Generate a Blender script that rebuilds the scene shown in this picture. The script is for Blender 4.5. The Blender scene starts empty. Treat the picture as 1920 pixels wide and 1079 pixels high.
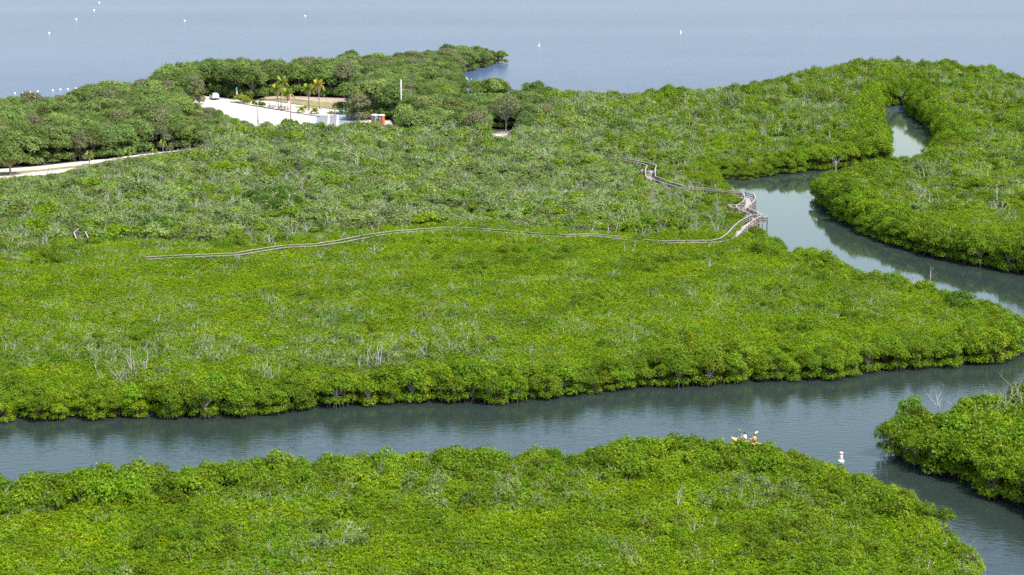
import bpy, bmesh, math, random
import numpy as np
from mathutils import Vector, Matrix

# ------------------------------------------------------------------ camera, light, exposure
SC = bpy.context.scene
COL = SC.collection
F = 3733.0; W0 = 1920.0; H0 = 1079.0
PITCH = math.atan(741.0 / F); HC = 55.0
SP, CP = math.sin(PITCH), math.cos(PITCH)

cam = bpy.data.cameras.new('camera'); camo = bpy.data.objects.new('camera', cam); COL.objects.link(camo)
cam.sensor_width = 36.0; cam.lens = F / W0 * 36.0
cam.clip_start = 1.0; cam.clip_end = 30000.0
camo.location = (0, 0, HC); camo.rotation_euler = (math.radians(90) - PITCH, 0, 0)
SC.camera = camo

SUN_EL = math.radians(60); SUN_AZ = math.atan2(0.80, -0.60)      # azimuth from +Y towards +X
sd = Vector((math.cos(SUN_EL) * math.sin(SUN_AZ), math.cos(SUN_EL) * math.cos(SUN_AZ), math.sin(SUN_EL)))
world = bpy.data.worlds.new('World'); SC.world = world; world.use_nodes = True
wn = world.node_tree; wn.nodes.clear()
sky = wn.nodes.new('ShaderNodeTexSky'); sky.sky_type = 'NISHITA'; sky.sun_disc = False
sky.sun_elevation = SUN_EL; sky.sun_rotation = SUN_AZ
sky.air_density = 1.5; sky.dust_density = 2.6; sky.ozone_density = 1.6; sky.altitude = 0
bg = wn.nodes.new('ShaderNodeBackground'); bg.inputs['Strength'].default_value = 0.15
wo = wn.nodes.new('ShaderNodeOutputWorld')
wn.links.new(sky.outputs[0], bg.inputs[0]); wn.links.new(bg.outputs[0], wo.inputs[0])
sun = bpy.data.lights.new('sun', 'SUN'); sun.energy = 3.7; sun.angle = math.radians(0.53); sun.color = (1.0, 0.955, 0.88)
suno = bpy.data.objects.new('sun', sun); COL.objects.link(suno)
suno.rotation_euler = (-sd).to_track_quat('-Z', 'Y').to_euler(); suno.location = (60, -40, 300)
SC.view_settings.view_transform = 'Standard'; SC.view_settings.look = 'None'
SC.view_settings.gamma = 1.0; SC.view_settings.use_curve_mapping = False
SC.view_settings.exposure = 1.0
SC.render.engine = 'CYCLES'
cy = SC.cycles
cy.max_bounces = 6; cy.diffuse_bounces = 3; cy.glossy_bounces = 3; cy.transmission_bounces = 4; cy.volume_bounces = 1
cy.use_denoising = False
cy.sample_clamp_indirect = 6.0

rng = np.random.default_rng(7)
random.seed(7)

# ------------------------------------------------------------------ helpers
def P(px, py, z=0.0):
    """photo pixel -> point at height z"""
    u = (px - 960.0) / F; v = (py - 539.5) / F
    t = (HC - z) / (SP + v * CP)
    return Vector((u * t, t * (CP - v * SP), z))

def pix(x, y, z=0.0):
    """world -> photo pixel (arrays ok)"""
    dz = z - HC
    d = y * CP - dz * SP
    upc = y * SP + dz * CP
    return 960.0 + F * x / d, 539.5 - F * upc / d

def PXY(pts):
    return np.array([[*P(*p)[:2]] for p in pts])

def scl(py):
    return F * (SP + (py - 539.5) / F * CP) / HC            # pixels per metre at ground row

def inpoly(pts, poly):
    x, y = pts[:, 0], pts[:, 1]; ins = np.zeros(len(pts), bool); n = len(poly)
    for i in range(n):
        x0, y0 = poly[i]; x1, y1 = poly[(i + 1) % n]
        c = ((y0 > y) != (y1 > y))
        if not c.any(): continue
        xi = (x1 - x0) * (y - y0) / ((y1 - y0) if y1 != y0 else 1e-9) + x0
        ins ^= c & (x < xi)
    return ins

def segdist(pts, poly, closed=True):
    n = len(poly); best = np.full(len(pts), 1e9)
    for i in range(n if closed else n - 1):
        a = poly[i]; b = poly[(i + 1) % n]; ab = b - a; L = ab @ ab + 1e-12
        t = np.clip(((pts - a) @ ab) / L, 0, 1)
        q = a + t[:, None] * ab
        best = np.minimum(best, np.hypot(*(pts - q).T))
    return best

def vnoise(x, y, s, seed=0):
    """smooth value noise 0..1 with feature size s"""
    r = np.random.default_rng(1000 + seed).random((256, 256))
    fx, fy = x / s, y / s; ix, iy = np.floor(fx).astype(int), np.floor(fy).astype(int)
    tx, ty = fx - ix, fy - iy; tx = tx * tx * (3 - 2 * tx); ty = ty * ty * (3 - 2 * ty)
    g = lambda a, b: r[a % 256, b % 256]
    return (g(ix, iy) * (1 - tx) + g(ix + 1, iy) * tx) * (1 - ty) + (g(ix, iy + 1) * (1 - tx) + g(ix + 1, iy + 1) * tx) * ty

class MB:
    """collects polygons (with material index and one float per vertex)"""
    def __init__(s): s.v = []; s.f = []; s.m = []; s.a = []
    def add(s, verts, faces, mi=0, att=0.5):
        o = len(s.v); s.v += [tuple(p) for p in verts]; s.f += [tuple(i + o for i in f) for f in faces]
        s.m += [mi] * len(faces); s.a += [att] * len(verts)
        return s
    def box(s, c, d, mi=0, rz=0.0):
        cx, cy_, cz = c; dx, dy, dz = d[0] / 2, d[1] / 2, d[2] / 2; cr, sr = math.cos(rz), math.sin(rz)
        vs = []
        for z in (-dz, dz):
            for (x, y) in ((-dx, -dy), (dx, -dy), (dx, dy), (-dx, dy)):
                vs.append((cx + x * cr - y * sr, cy_ + x * sr + y * cr, cz + z))
        return s.add(vs, [(3, 2, 1, 0), (4, 5, 6, 7), (0, 1, 5, 4), (1, 2, 6, 5), (2, 3, 7, 6), (3, 0, 4, 7)], mi)
    def beam(s, a, b, w, h, mi=0):
        a = Vector(a); b = Vector(b); t = (b - a).normalized()
        sd_ = t.cross(Vector((0, 0, 1)))
        sd_ = sd_.normalized() if sd_.length > 1e-4 else Vector((1, 0, 0))
        up = sd_.cross(t).normalized(); vs = []
        for q in (a, b):
            for (i, j) in ((-1, -1), (1, -1), (1, 1), (-1, 1)):
                vs.append(q + sd_ * (i * w / 2) + up * (j * h / 2))
        return s.add(vs, [(3, 2, 1, 0), (4, 5, 6, 7), (0, 1, 5, 4), (1, 2, 6, 5), (2, 3, 7, 6), (3, 0, 4, 7)], mi)
    def tube(s, pts, rad, n=5, mi=0, cap=True, att=0.5):
        pts = [Vector(p) for p in pts]; vs = []; fs = []
        for i, p in enumerate(pts):
            t = (pts[min(i + 1, len(pts) - 1)] - pts[max(i - 1, 0)]).normalized()
            ref = Vector((0, 0, 1)) if abs(t.z) < 0.9 else Vector((1, 0, 0))
            u = t.cross(ref).normalized(); w = t.cross(u)
            r = rad[i] if hasattr(rad, '__len__') else rad
            for k in range(n):
                an = 2 * math.pi * k / n
                vs.append(p + (u * math.cos(an) + w * math.sin(an)) * r)
        for i in range(len(pts) - 1):
            for k in range(n):
                a = i * n + k; b = i * n + (k + 1) % n
                fs.append((a, b, b + n, a + n))
        if cap:
            fs.append(tuple(range(n - 1, -1, -1))); e = (len(pts) - 1) * n; fs.append(tuple(range(e, e + n)))
        return s.add(vs, fs, mi, att)
    def lathe(s, prof, n=20, mi=0, c=(0, 0, 0), rot=None):
        vs = []; fs = []
        for (r, z) in prof:
            for k in range(n):
                an = 2 * math.pi * k / n; v = Vector((r * math.cos(an), r * math.sin(an), z))
                if rot is not None: v = rot @ v
                vs.append(v + Vector(c))
        for i in range(len(prof) - 1):
            for k in range(n):
                a = i * n + k; b = i * n + (k + 1) % n; fs.append((a, b, b + n, a + n))
        fs.append(tuple(range(n - 1, -1, -1))); e = (len(prof) - 1) * n; fs.append(tuple(range(e, e + n)))
        return s.add(vs, fs, mi)
    def prism(s, poly, z0, z1, mi=0):
        n = len(poly); vs = [(p[0], p[1], z0) for p in poly] + [(p[0], p[1], z1) for p in poly]
        fs = [tuple(range(n - 1, -1, -1)), tuple(range(n, 2 * n))] + [(i, (i + 1) % n, n + (i + 1) % n, n + i) for i in range(n)]
        return s.add(vs, fs, mi)
    def mesh(s, name, mats, smooth=False, att=False):
        me = bpy.data.meshes.new(name); me.from_pydata(s.v, [], s.f)
        for m in (mats if isinstance(mats, (list, tuple)) else [mats]): me.materials.append(m)
        me.polygons.foreach_set('material_index', s.m)
        if smooth: me.polygons.foreach_set('use_smooth', [True] * len(s.f))
        if att:
            a = me.attributes.new('leaf_tone', 'FLOAT', 'POINT'); a.data.foreach_set('value', s.a)
        me.update(); return me
    def build(s, name, mats, parent=None, smooth=False, loc=None, rz=None):
        return link(name, s.mesh(name, mats, smooth), parent, loc, rz)

def link(name, me, parent=None, loc=None, rz=None):
    o = bpy.data.objects.new(name, me); COL.objects.link(o)
    if parent is not None: o.parent = parent
    if loc is not None: o.location = loc
    if rz is not None: o.rotation_euler = (0, 0, rz)
    return o

def tag(o, label=None, cat=None, group=None, kind=None):
    if label: o['label'] = label
    if cat: o['category'] = cat
    if group: o['group'] = group
    if kind: o['kind'] = kind
    return o

def thing(name, label, cat, loc, rz=0.0, group=None, s=None):
    o = link(name, None, None, loc, rz); o.empty_display_size = 0.3
    if s is not None: o.scale = s if hasattr(s, '__len__') else (s, s, s)
    return tag(o, label, cat, group)

# ------------------------------------------------------------------ materials
def mat(name, rgb, rough=0.7, metal=0.0, noise=None, spec=0.4, bump=None):
    m = bpy.data.materials.new(name); m.use_nodes = True; nt = m.node_tree; b = nt.nodes['Principled BSDF']
    b.inputs['Base Color'].default_value = (*rgb, 1); b.inputs['Roughness'].default_value = rough
    b.inputs['Metallic'].default_value = metal; b.inputs['Specular IOR Level'].default_value = spec
    if noise:
        sc_, amt = noise
        tc = nt.nodes.new('ShaderNodeTexCoord'); tn = nt.nodes.new('ShaderNodeTexNoise')
        tn.inputs['Scale'].default_value = sc_; tn.inputs['Detail'].default_value = 6; tn.inputs['Roughness'].default_value = 0.65
        nt.links.new(tc.outputs['Object'], tn.inputs['Vector'])
        cr = nt.nodes.new('ShaderNodeValToRGB')
        lo = tuple(c * (1 - amt) for c in rgb); hi = tuple(min(1, c * (1 + amt)) for c in rgb)
        cr.color_ramp.elements[0].position = 0.3; cr.color_ramp.elements[1].position = 0.7
        cr.color_ramp.elements[0].color = (*lo, 1); cr.color_ramp.elements[1].color = (*hi, 1)
        nt.links.new(tn.outputs['Fac'], cr.inputs[0]); nt.links.new(cr.outputs[0], b.inputs['Base Color'])
        if bump:
            bp = nt.nodes.new('ShaderNodeBump'); bp.inputs['Strength'].default_value = bump; bp.inputs['Distance'].default_value = 0.05
            nt.links.new(tn.outputs['Fac'], bp.inputs['Height']); nt.links.new(bp.outputs[0], b.inputs['Normal'])
    return m

def leafmat(name, dark, mid, light, yellow, patch, trans=0.35, rough=0.5, patch_scale=0.06, patch_amt=0.5, rnd=0.25):
    """leaf tone per leaf (mesh attribute), drifting per plant and over the stand"""
    m = bpy.data.materials.new(name); m.use_nodes = True; nt = m.node_tree; N = nt.nodes; L = nt.links
    N.remove(N['Principled BSDF']); b = N.new('ShaderNodeBsdfDiffuse'); gs = N.new('ShaderNodeBsdfGlossy'); out = N['Material Output']
    at = N.new('ShaderNodeAttribute'); at.attribute_name = 'leaf_tone'
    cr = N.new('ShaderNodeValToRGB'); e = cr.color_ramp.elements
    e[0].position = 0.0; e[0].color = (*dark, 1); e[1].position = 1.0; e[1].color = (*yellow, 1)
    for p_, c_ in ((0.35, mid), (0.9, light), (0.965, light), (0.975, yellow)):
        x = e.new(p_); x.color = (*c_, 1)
    L.new(at.outputs['Fac'], cr.inputs[0])
    oi = N.new('ShaderNodeObjectInfo')
    tn = N.new('ShaderNodeTexNoise'); tn.inputs['Scale'].default_value = patch_scale; tn.inputs['Detail'].default_value = 3
    L.new(oi.outputs['Location'], tn.inputs['Vector'])
    mr = N.new('ShaderNodeMapRange'); mr.inputs[1].default_value = 0.42; mr.inputs[2].default_value = 0.72
    mr.inputs[3].default_value = 0.0; mr.inputs[4].default_value = patch_amt
    L.new(tn.outputs['Fac'], mr.inputs[0])
    mx = N.new('ShaderNodeMix'); mx.data_type = 'RGBA'; mx.blend_type = 'MIX'
    L.new(mr.outputs[0], mx.inputs[0]); L.new(cr.outputs[0], mx.inputs[6]); mx.inputs[7].default_value = (*patch, 1)
    hs = N.new('ShaderNodeHueSaturation')
    m1 = N.new('ShaderNodeMapRange'); m1.inputs[3].default_value = 1 - rnd; m1.inputs[4].default_value = 1 + rnd
    L.new(oi.outputs['Random'], m1.inputs[0]); L.new(m1.outputs[0], hs.inputs['Value'])
    m2 = N.new('ShaderNodeMath'); m2.operation = 'MULTIPLY'; m2.inputs[1].default_value = 7.31
    m3 = N.new('ShaderNodeMath'); m3.operation = 'FRACT'
    m4 = N.new('ShaderNodeMapRange'); m4.inputs[3].default_value = 0.485; m4.inputs[4].default_value = 0.515
    L.new(oi.outputs['Random'], m2.inputs[0]); L.new(m2.outputs[0], m3.inputs[0]); L.new(m3.outputs[0], m4.inputs[0]); L.new(m4.outputs[0], hs.inputs['Hue'])
    L.new(mx.outputs[2], hs.inputs['Color'])
    L.new(hs.outputs[0], b.inputs['Color']); gs.inputs['Roughness'].default_value = 0.35; gs.inputs['Color'].default_value = (0.5, 0.5, 0.4, 1)
    tr = N.new('ShaderNodeBsdfTranslucent'); L.new(hs.outputs[0], tr.inputs['Color'])
    ms = N.new('ShaderNodeMixShader'); ms.inputs[0].default_value = trans
    mg = N.new('ShaderNodeMixShader'); mg.inputs[0].default_value = 0.022
    L.new(b.outputs[0], ms.inputs[1]); L.new(tr.outputs[0], ms.inputs[2]); L.new(ms.outputs[0], mg.inputs[1]); L.new(gs.outputs[0], mg.inputs[2]); L.new(mg.outputs[0], out.inputs['Surface'])
    return m

M = {}
M['mangrove'] = leafmat('mangrove_leaf', (0.056, 0.104, 0.002), (0.122, 0.209, 0.002), (0.214, 0.310, 0.004), (0.54, 0.48, 0.01), (0.070, 0.150, 0.006), patch_amt=0.75, patch_scale=0.10, rnd=0.22)
M['fringe'] = leafmat('fringe_mangrove_leaf', (0.044, 0.088, 0.003), (0.101, 0.184, 0.005), (0.190, 0.276, 0.009), (0.44, 0.40, 0.012), (0.060, 0.138, 0.010), patch_amt=0.55, rnd=0.28)
M['scrub'] = leafmat('scrub_leaf', (0.060, 0.110, 0.018), (0.125, 0.198, 0.035), (0.215, 0.285, 0.070), (0.32, 0.34, 0.10), (0.165, 0.215, 0.085), patch_scale=0.11, patch_amt=0.7, rnd=0.34)
M['hardwood'] = leafmat('hardwood_leaf', (0.052, 0.098, 0.020), (0.114, 0.188, 0.036), (0.198, 0.272, 0.066), (0.26, 0.30, 0.08), (0.12, 0.185, 0.055), patch_scale=0.10, patch_amt=0.7, rnd=0.36, trans=0.46)
M['olive'] = leafmat('olive_leaf', (0.07, 0.085, 0.03), (0.14, 0.155, 0.065), (0.21, 0.22, 0.11), (0.25, 0.25, 0.13), (0.15, 0.15, 0.08), rnd=0.1)
M['lime'] = leafmat('lime_leaf', (0.08, 0.13, 0.01), (0.16, 0.22, 0.015), (0.24, 0.29, 0.03), (0.3, 0.3, 0.05), (0.15, 0.2, 0.02), rnd=0.1)
M['palmleaf'] = leafmat('palm_leaf', (0.11, 0.17, 0.02), (0.19, 0.26, 0.03), (0.32, 0.37, 0.05), (0.45, 0.40, 0.10), (0.2, 0.24, 0.04), rnd=0.15, trans=0.3)
M['palmgold'] = leafmat('golden_palm_leaf', (0.20, 0.20, 0.03), (0.36, 0.33, 0.04), (0.48, 0.43, 0.07), (0.55, 0.36, 0.12), (0.4, 0.3, 0.06), rnd=0.1, trans=0.3)
M['bark'] = mat('grey_bark', (0.21, 0.19, 0.17), 0.9, noise=(6, 0.4))
M['dead'] = mat('bleached_deadwood', (0.32, 0.30, 0.285), 0.9, noise=(3, 0.3))
M['twig'] = mat('grey_twigs', (0.40, 0.38, 0.36), 0.9, noise=(3, 0.3))
M['deadbrown'] = mat('brown_deadwood', (0.33, 0.27, 0.25), 0.9, noise=(3, 0.3))
M['root'] = mat('red_prop_root', (0.085, 0.055, 0.043), 0.85, noise=(5, 0.4))
M['palmtrunk'] = mat('palm_trunk', (0.24, 0.18, 0.16), 0.9, noise=(8, 0.3))
M['deadfrond'] = mat('dead_frond', (0.50, 0.36, 0.26), 0.9, noise=(4, 0.3))
M['mud'] = mat('mangrove_mud', (0.03, 0.026, 0.021), 0.9, noise=(0.5, 0.4))
M['sand'] = mat('coral_sand', (0.41, 0.375, 0.33), 0.95, noise=(0.22, 0.24), spec=0.1, bump=0.15)
M['soil'] = mat('leaf_litter', (0.30, 0.235, 0.18), 0.95, noise=(0.6, 0.3), spec=0.1)
M['grass'] = mat('mown_grass', (0.19, 0.17, 0.075), 0.95, noise=(0.5, 0.35), spec=0.1, bump=0.4)
M['asphalt'] = mat('grey_pavement', (0.17, 0.17, 0.18), 0.9, noise=(1.5, 0.15))
M['bluepaint'] = mat('blue_paint', (0.10, 0.32, 0.60), 0.6, noise=(3, 0.15))
M['whitepaint'] = mat('white_paint', (0.78, 0.78, 0.78), 0.6, noise=(3, 0.08))
M['wood'] = mat('weathered_timber', (0.15, 0.125, 0.11), 0.9, noise=(2.5, 0.25))
M['woodcap'] = mat('bleached_rail_timber', (0.29, 0.26, 0.24), 0.9, noise=(2.0, 0.2))
M['wooddark'] = mat('damp_timber', (0.11, 0.08, 0.065), 0.9, noise=(2.5, 0.3))
M['redwood'] = mat('reddish_pole', (0.30, 0.19, 0.16), 0.9, noise=(2.5, 0.2))
M['greypole'] = mat('silver_pole', (0.50, 0.48, 0.46), 0.85, noise=(2.5, 0.2))
M['white'] = mat('white_plastic', (0.82, 0.82, 0.81), 0.4)
M['orange'] = mat('orange_plastic', (0.50, 0.17, 0.06), 0.5)
M['orangered'] = mat('orange_band', (0.62, 0.11, 0.03), 0.5)
M['blackprint'] = mat('black_print', (0.02, 0.02, 0.025), 0.6)
M['dgrey'] = mat('dark_grey_plastic', (0.085, 0.10, 0.115), 0.5)
M['grey'] = mat('grey_plastic', (0.22, 0.25, 0.28), 0.5)
M['carpaint'] = mat('white_car_paint', (0.74, 0.75, 0.76), 0.2, spec=0.6)
M['glass'] = mat('dark_window_glass', (0.015, 0.02, 0.028), 0.05, spec=0.8)
M['tyre'] = mat('tyre_rubber', (0.018, 0.018, 0.02), 0.85)
M['rim'] = mat('alloy_rim', (0.45, 0.46, 0.48), 0.3, metal=0.8)
M['redlamp'] = mat('red_lamp', (0.5, 0.02, 0.02), 0.2)
M['chrome'] = mat('grey_trim', (0.06, 0.065, 0.07), 0.5)
M['rock'] = mat('limestone_rock', (0.40, 0.36, 0.33), 0.95, noise=(1.5, 0.4), bump=0.5)
M['palerock'] = mat('pale_limestone', (0.60, 0.55, 0.53), 0.95, noise=(1.2, 0.35), bump=0.5)
M['kayak'] = mat('orange_kayak_hull', (0.72, 0.42, 0.13), 0.35)
M['yellow'] = mat('yellow_paddle', (0.80, 0.66, 0.08), 0.4)
M['skin'] = mat('skin', (0.50, 0.28, 0.19), 0.55)
M['hair'] = mat('dark_hair', (0.018, 0.013, 0.012), 0.6)
M['shirt'] = mat('pale_shirt', (0.66, 0.70, 0.74), 0.85)
M['vest'] = mat('orange_vest', (0.72, 0.28, 0.08), 0.8)
M['flaggreen'] = mat('green_cloth', (0.02, 0.36, 0.20), 0.8)
M['mulch'] = mat('brown_mulch', (0.17, 0.12, 0.075), 0.95, noise=(5, 0.4))
M['signblue'] = mat('sign_blue', (0.05, 0.22, 0.55), 0.5)

def watermat():
    m = bpy.data.materials.new('tidal_water'); m.use_nodes = True; nt = m.node_tree; N = nt.nodes; L = nt.links
    N.remove(N['Principled BSDF']); df = N.new('ShaderNodeBsdfDiffuse'); gl = N.new('ShaderNodeBsdfGlossy'); fr = N.new('ShaderNodeFresnel'); fr.inputs['IOR'].default_value = 1.34
    ads = N.new('ShaderNodeAddShader');  L.new(df.outputs[0], ads.inputs[0]); L.new(gl.outputs[0], ads.inputs[1]); L.new(ads.outputs[0], N['Material Output'].inputs['Surface'])
    tc = N.new('ShaderNodeTexCoord'); sep = N.new('ShaderNodeSeparateXYZ'); L.new(tc.outputs['Object'], sep.inputs[0])
    # open bay begins beyond the trees: paler, wind-rippled; creeks darker and calmer
    bay = N.new('ShaderNodeMapRange'); bay.interpolation_type = 'SMOOTHSTEP'
    bay.inputs[1].default_value = 490; bay.inputs[2].default_value = 545
    L.new(sep.outputs['Y'], bay.inputs[0])
    big = N.new('ShaderNodeTexNoise'); big.inputs['Scale'].default_value = 0.006; big.inputs['Detail'].default_value = 4
    mpb = N.new('ShaderNodeMapping'); mpb.inputs['Scale'].default_value = (0.35, 1.6, 1); L.new(tc.outputs['Object'], mpb.inputs[0]); L.new(mpb.outputs[0], big.inputs['Vector'])
    c1 = N.new('ShaderNodeMix'); c1.data_type = 'RGBA'; c1.inputs[6].default_value = (0.030, 0.048, 0.090, 1); c1.inputs[7].default_value = (0.038, 0.057, 0.102, 1)
    L.new(big.outputs['Fac'], c1.inputs[0])
    c2 = N.new('ShaderNodeMix'); c2.data_type = 'RGBA'; c2.inputs[6].default_value = (0.014, 0.021, 0.019, 1)
    L.new(bay.outputs[0], c2.inputs[0]); L.new(c1.outputs[2], c2.inputs[7]); L.new(c2.outputs[2], df.inputs['Color'])
    rr = N.new('ShaderNodeMapRange'); rr.inputs[3].default_value = 0.03; rr.inputs[4].default_value = 0.16
    L.new(bay.outputs[0], rr.inputs[0]); L.new(rr.outputs[0], gl.inputs['Roughness'])
    # wave slopes lower the mean mirror strength on the ruffled bay; slicks vary it softly
    sl = N.new('ShaderNodeMapRange'); sl.inputs[1].default_value = 0.3; sl.inputs[2].default_value = 0.7; sl.inputs[3].default_value = 0.52; sl.inputs[4].default_value = 0.57; L.new(big.outputs['Fac'], sl.inputs[0])
    kf = N.new('ShaderNodeMix'); kf.data_type = 'FLOAT'; kf.inputs[2].default_value = 1.0; L.new(bay.outputs[0], kf.inputs[0]); L.new(sl.outputs[0], kf.inputs[3])
    mf = N.new('ShaderNodeMath'); mf.operation = 'MULTIPLY'; L.new(fr.outputs[0], mf.inputs[0]); L.new(kf.outputs[0], mf.inputs[1]); L.new(mf.outputs[0], gl.inputs['Color'])
    # ripples: two crossing trains plus fine chop
    mp = N.new('ShaderNodeMapping'); mp.inputs['Rotation'].default_value = (0, 0, math.radians(28)); mp.inputs['Scale'].default_value = (0.55, 1.5, 1)
    L.new(tc.outputs['Object'], mp.inputs[0])
    n1 = N.new('ShaderNodeTexNoise'); n1.inputs['Scale'].default_value = 1.5; n1.inputs['Detail'].default_value = 3; L.new(mp.outputs[0], n1.inputs['Vector'])
    mp2 = N.new('ShaderNodeMapping'); mp2.inputs['Rotation'].default_value = (0, 0, math.radians(-35)); mp2.inputs['Scale'].default_value = (0.5, 1.7, 1)
    L.new(tc.outputs['Object'], mp2.inputs[0])
    n2 = N.new('ShaderNodeTexNoise'); n2.inputs['Scale'].default_value = 1.1; n2.inputs['Detail'].default_value = 2; L.new(mp2.outputs[0], n2.inputs['Vector'])
    ad = N.new('ShaderNodeMath'); ad.operation = 'ADD'; L.new(n1.outputs['Fac'], ad.inputs[0]); L.new(n2.outputs['Fac'], ad.inputs[1])
    # shelter: the side channel lies calm, the main creek and the bay are ruffled by wind
    y0 = N.new('ShaderNodeMapRange'); y0.inputs[1].default_value = 236; y0.inputs[2].default_value = 268; y0.inputs[3].default_value = 1.0; y0.inputs[4].default_value = 0.10
    L.new(sep.outputs['Y'], y0.inputs[0])
    wnz = N.new('ShaderNodeTexNoise'); wnz.inputs['Scale'].default_value = 0.05; wnz.inputs['Detail'].default_value = 2; L.new(tc.outputs['Object'], wnz.inputs['Vector'])
    wm = N.new('ShaderNodeMapRange'); wm.inputs[1].default_value = 0.3; wm.inputs[2].default_value = 0.7; wm.inputs[3].default_value = 0.6; wm.inputs[4].default_value = 1.3; L.new(wnz.outputs['Fac'], wm.inputs[0])
    mxx = N.new('ShaderNodeMath'); mxx.operation = 'MAXIMUM'; L.new(y0.outputs[0], mxx.inputs[0]); L.new(bay.outputs[0], mxx.inputs[1])
    ml = N.new('ShaderNodeMath'); ml.operation = 'MULTIPLY'; L.new(mxx.outputs[0], ml.inputs[0]); L.new(wm.outputs[0], ml.inputs[1])
    st = N.new('ShaderNodeMath'); st.operation = 'MULTIPLY'; st.inputs[1].default_value = 0.028; L.new(ml.outputs[0], st.inputs[0])
    bp = N.new('ShaderNodeBump'); bp.inputs['Strength'].default_value = 1.0; L.new(st.outputs[0], bp.inputs['Distance'])
    L.new(ad.outputs[0], bp.inputs['Height']); [L.new(bp.outputs[0], q.inputs['Normal']) for q in (gl, fr)]
    return m
M['water'] = watermat()

# ------------------------------------------------------------------ the setting: water, land, sand, lawn
me = bpy.data.meshes.new('water'); R = 6000
me.from_pydata([(-R, -R, 0), (R, -R, 0), (R, R, 0), (-R, R, 0)], [], [(0, 1, 2, 3)]); me.materials.append(M['water'])
tag(link('water', me), 'blue-grey bay and dark green tidal creeks', 'water', kind='structure')

LAND_A = [(-70, 897, 3.2), (0, 893, 3.2), (100, 884, 3.2), (250, 871, 3.2), (350, 862, 3.2), (480, 852, 3.2), (560, 842, 3.2), (640, 842, 3.2), (760, 836, 3.2),
          (870, 838, 3.2), (940, 834, 3.2), (1050, 824, 3.4), (1140, 824, 3.4), (1240, 814, 3.6), (1290, 818, 3.4), (1340, 829, 3.2), (1380, 827, 3.4),
          (1440, 829, 3.2), (1494, 854, 2.6), (1546, 881, 2.2), (1590, 898, 2.0), (1652, 919, 1.8), (1716, 946, 1.6), (1780, 976, 1.5), (1824, 1001, 1.4),
          (1866, 1036, 1.3), (1892, 1079, 1.2), (1915, 1150, 1.2), (1920, 1330, 1.2), (-120, 1330, 2.5)]
LAND_F = [(1662, 846, 0), (1693, 864, 0), (1719, 881, 0), (1756, 895, 0), (1794, 905, 0), (1833, 924, 0), (1869, 939, 0), (1917, 955, 0), (1990, 985, 0),
          (2090, 900, 0), (2060, 690, 4), (1980, 690, 4), (1920, 716, 4), (1900, 735, 4), (1862, 748, 3.8), (1823, 752, 3.6), (1785, 765, 3.4), (1735, 762, 3.6), (1707, 757, 3.8), (1690, 782, 3.2), (1664, 795, 3.0)]
FRONT_M = [(-130, 802), (0, 797), (23, 790), (27, 783), (70, 790), (117, 791), (175, 787), (262, 787), (350, 786), (467, 784), (525, 778), (560, 771), (600, 769), (678, 768),
           (756, 762), (860, 757), (951, 761), (990, 755), (1095, 743), (1150, 736), (1250, 729), (1350, 724), (1400, 719), (1481, 719), (1562, 716), (1606, 711),
           (1644, 703), (1698, 695), (1779, 693), (1860, 686), (1901, 673), (1920, 664), (1950, 640)]
LAND_M = [(a, b, 0) for a, b in FRONT_M] + [(1955, 618, 3), (1920, 588, 3), (1882, 561, 3.4), (1868, 548, 3.4), (1806, 539, 3.2), (1774, 525, 3.2), (1738, 521, 3.0), (1698, 512, 3.0),
          (1644, 501, 3.0), (1611, 497, 3.0), (1580, 475, 3.0), (1540, 467, 3.0), (1480, 455, 3.0), (1440, 434, 3.0), (1428, 416, 2.4), (1422, 400, 2.0), (1412, 372, 2.0), (1402, 352, 3.0), (1384, 340, 3.2),
          (1362, 330, 3.2), (1345, 335, 0), (1386, 338, 0), (1416, 336, 0), (1478, 327, 0), (1527, 321, 0), (1580, 317, 0), (1640, 313, 0), (1664, 284, 3.2), (1660, 246, 3.2), (1646, 230, 3.2),
          (1649, 203, 0), (1676, 199, 0), (1704, 194, 0), (1710, 212, 0), (1750, 246, 0), (1756, 273, 0), (1760, 292, 0), (1753, 286, 3.2), (1722, 297, 3.2), (1689, 300, 3.2), (1640, 306, 3.6),
          (1580, 316, 4.0), (1530, 329, 4.0), (1523, 350, 1.5), (1530, 374, 0), (1545, 388, 0), (1580, 417, 0), (1620, 442, 0), (1680, 464, 0), (1740, 480, 0), (1800, 495, 0), (1860, 507, 0), (1920, 517, 0), (2010, 535, 0),
          (2130, 300, 0), (2130, 170, 5), (1960, 150, 5.5), (1920, 146, 5.5), (1900, 136, 5.5), (1860, 121, 5.5), (1830, 131, 5.5), (1800, 118, 5.5), (1760, 111, 5.5), (1700, 111, 5.5), (1600, 119, 5.2), (1560, 127, 5.2),
          (1520, 140, 5), (1450, 144, 5), (1400, 147, 5), (1370, 162, 5), (1300, 168, 4.6), (1200, 173, 4.6), (1110, 166, 4.6), (1060, 173, 4.6), (1000, 163, 4.6), (940, 158, 4.5), (905, 163, 3.0), (872, 162, 2.6), (860, 160, 0),
          (864, 142, 0), (890, 130, 0), (930, 124, 0), (953, 117, 0), (957, 114, 0), (938, 104, 2.4), (900, 94, 3.2), (850, 92, 3.9), (760, 99, 5), (690, 101, 5), (650, 106, 5.5), (620, 121, 6), (500, 131, 6.5), (450, 170, 0), (400, 170, 0),
          (370, 172, 0), (320, 178, 0), (265, 168, 5.5), (210, 162, 6), (150, 172, 5.5), (100, 187, 5), (0, 189, 5), (-130, 195, 5)]
POLY = {'A': PXY(LAND_A), 'F': PXY(LAND_F), 'M': PXY(LAND_M)}

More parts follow.
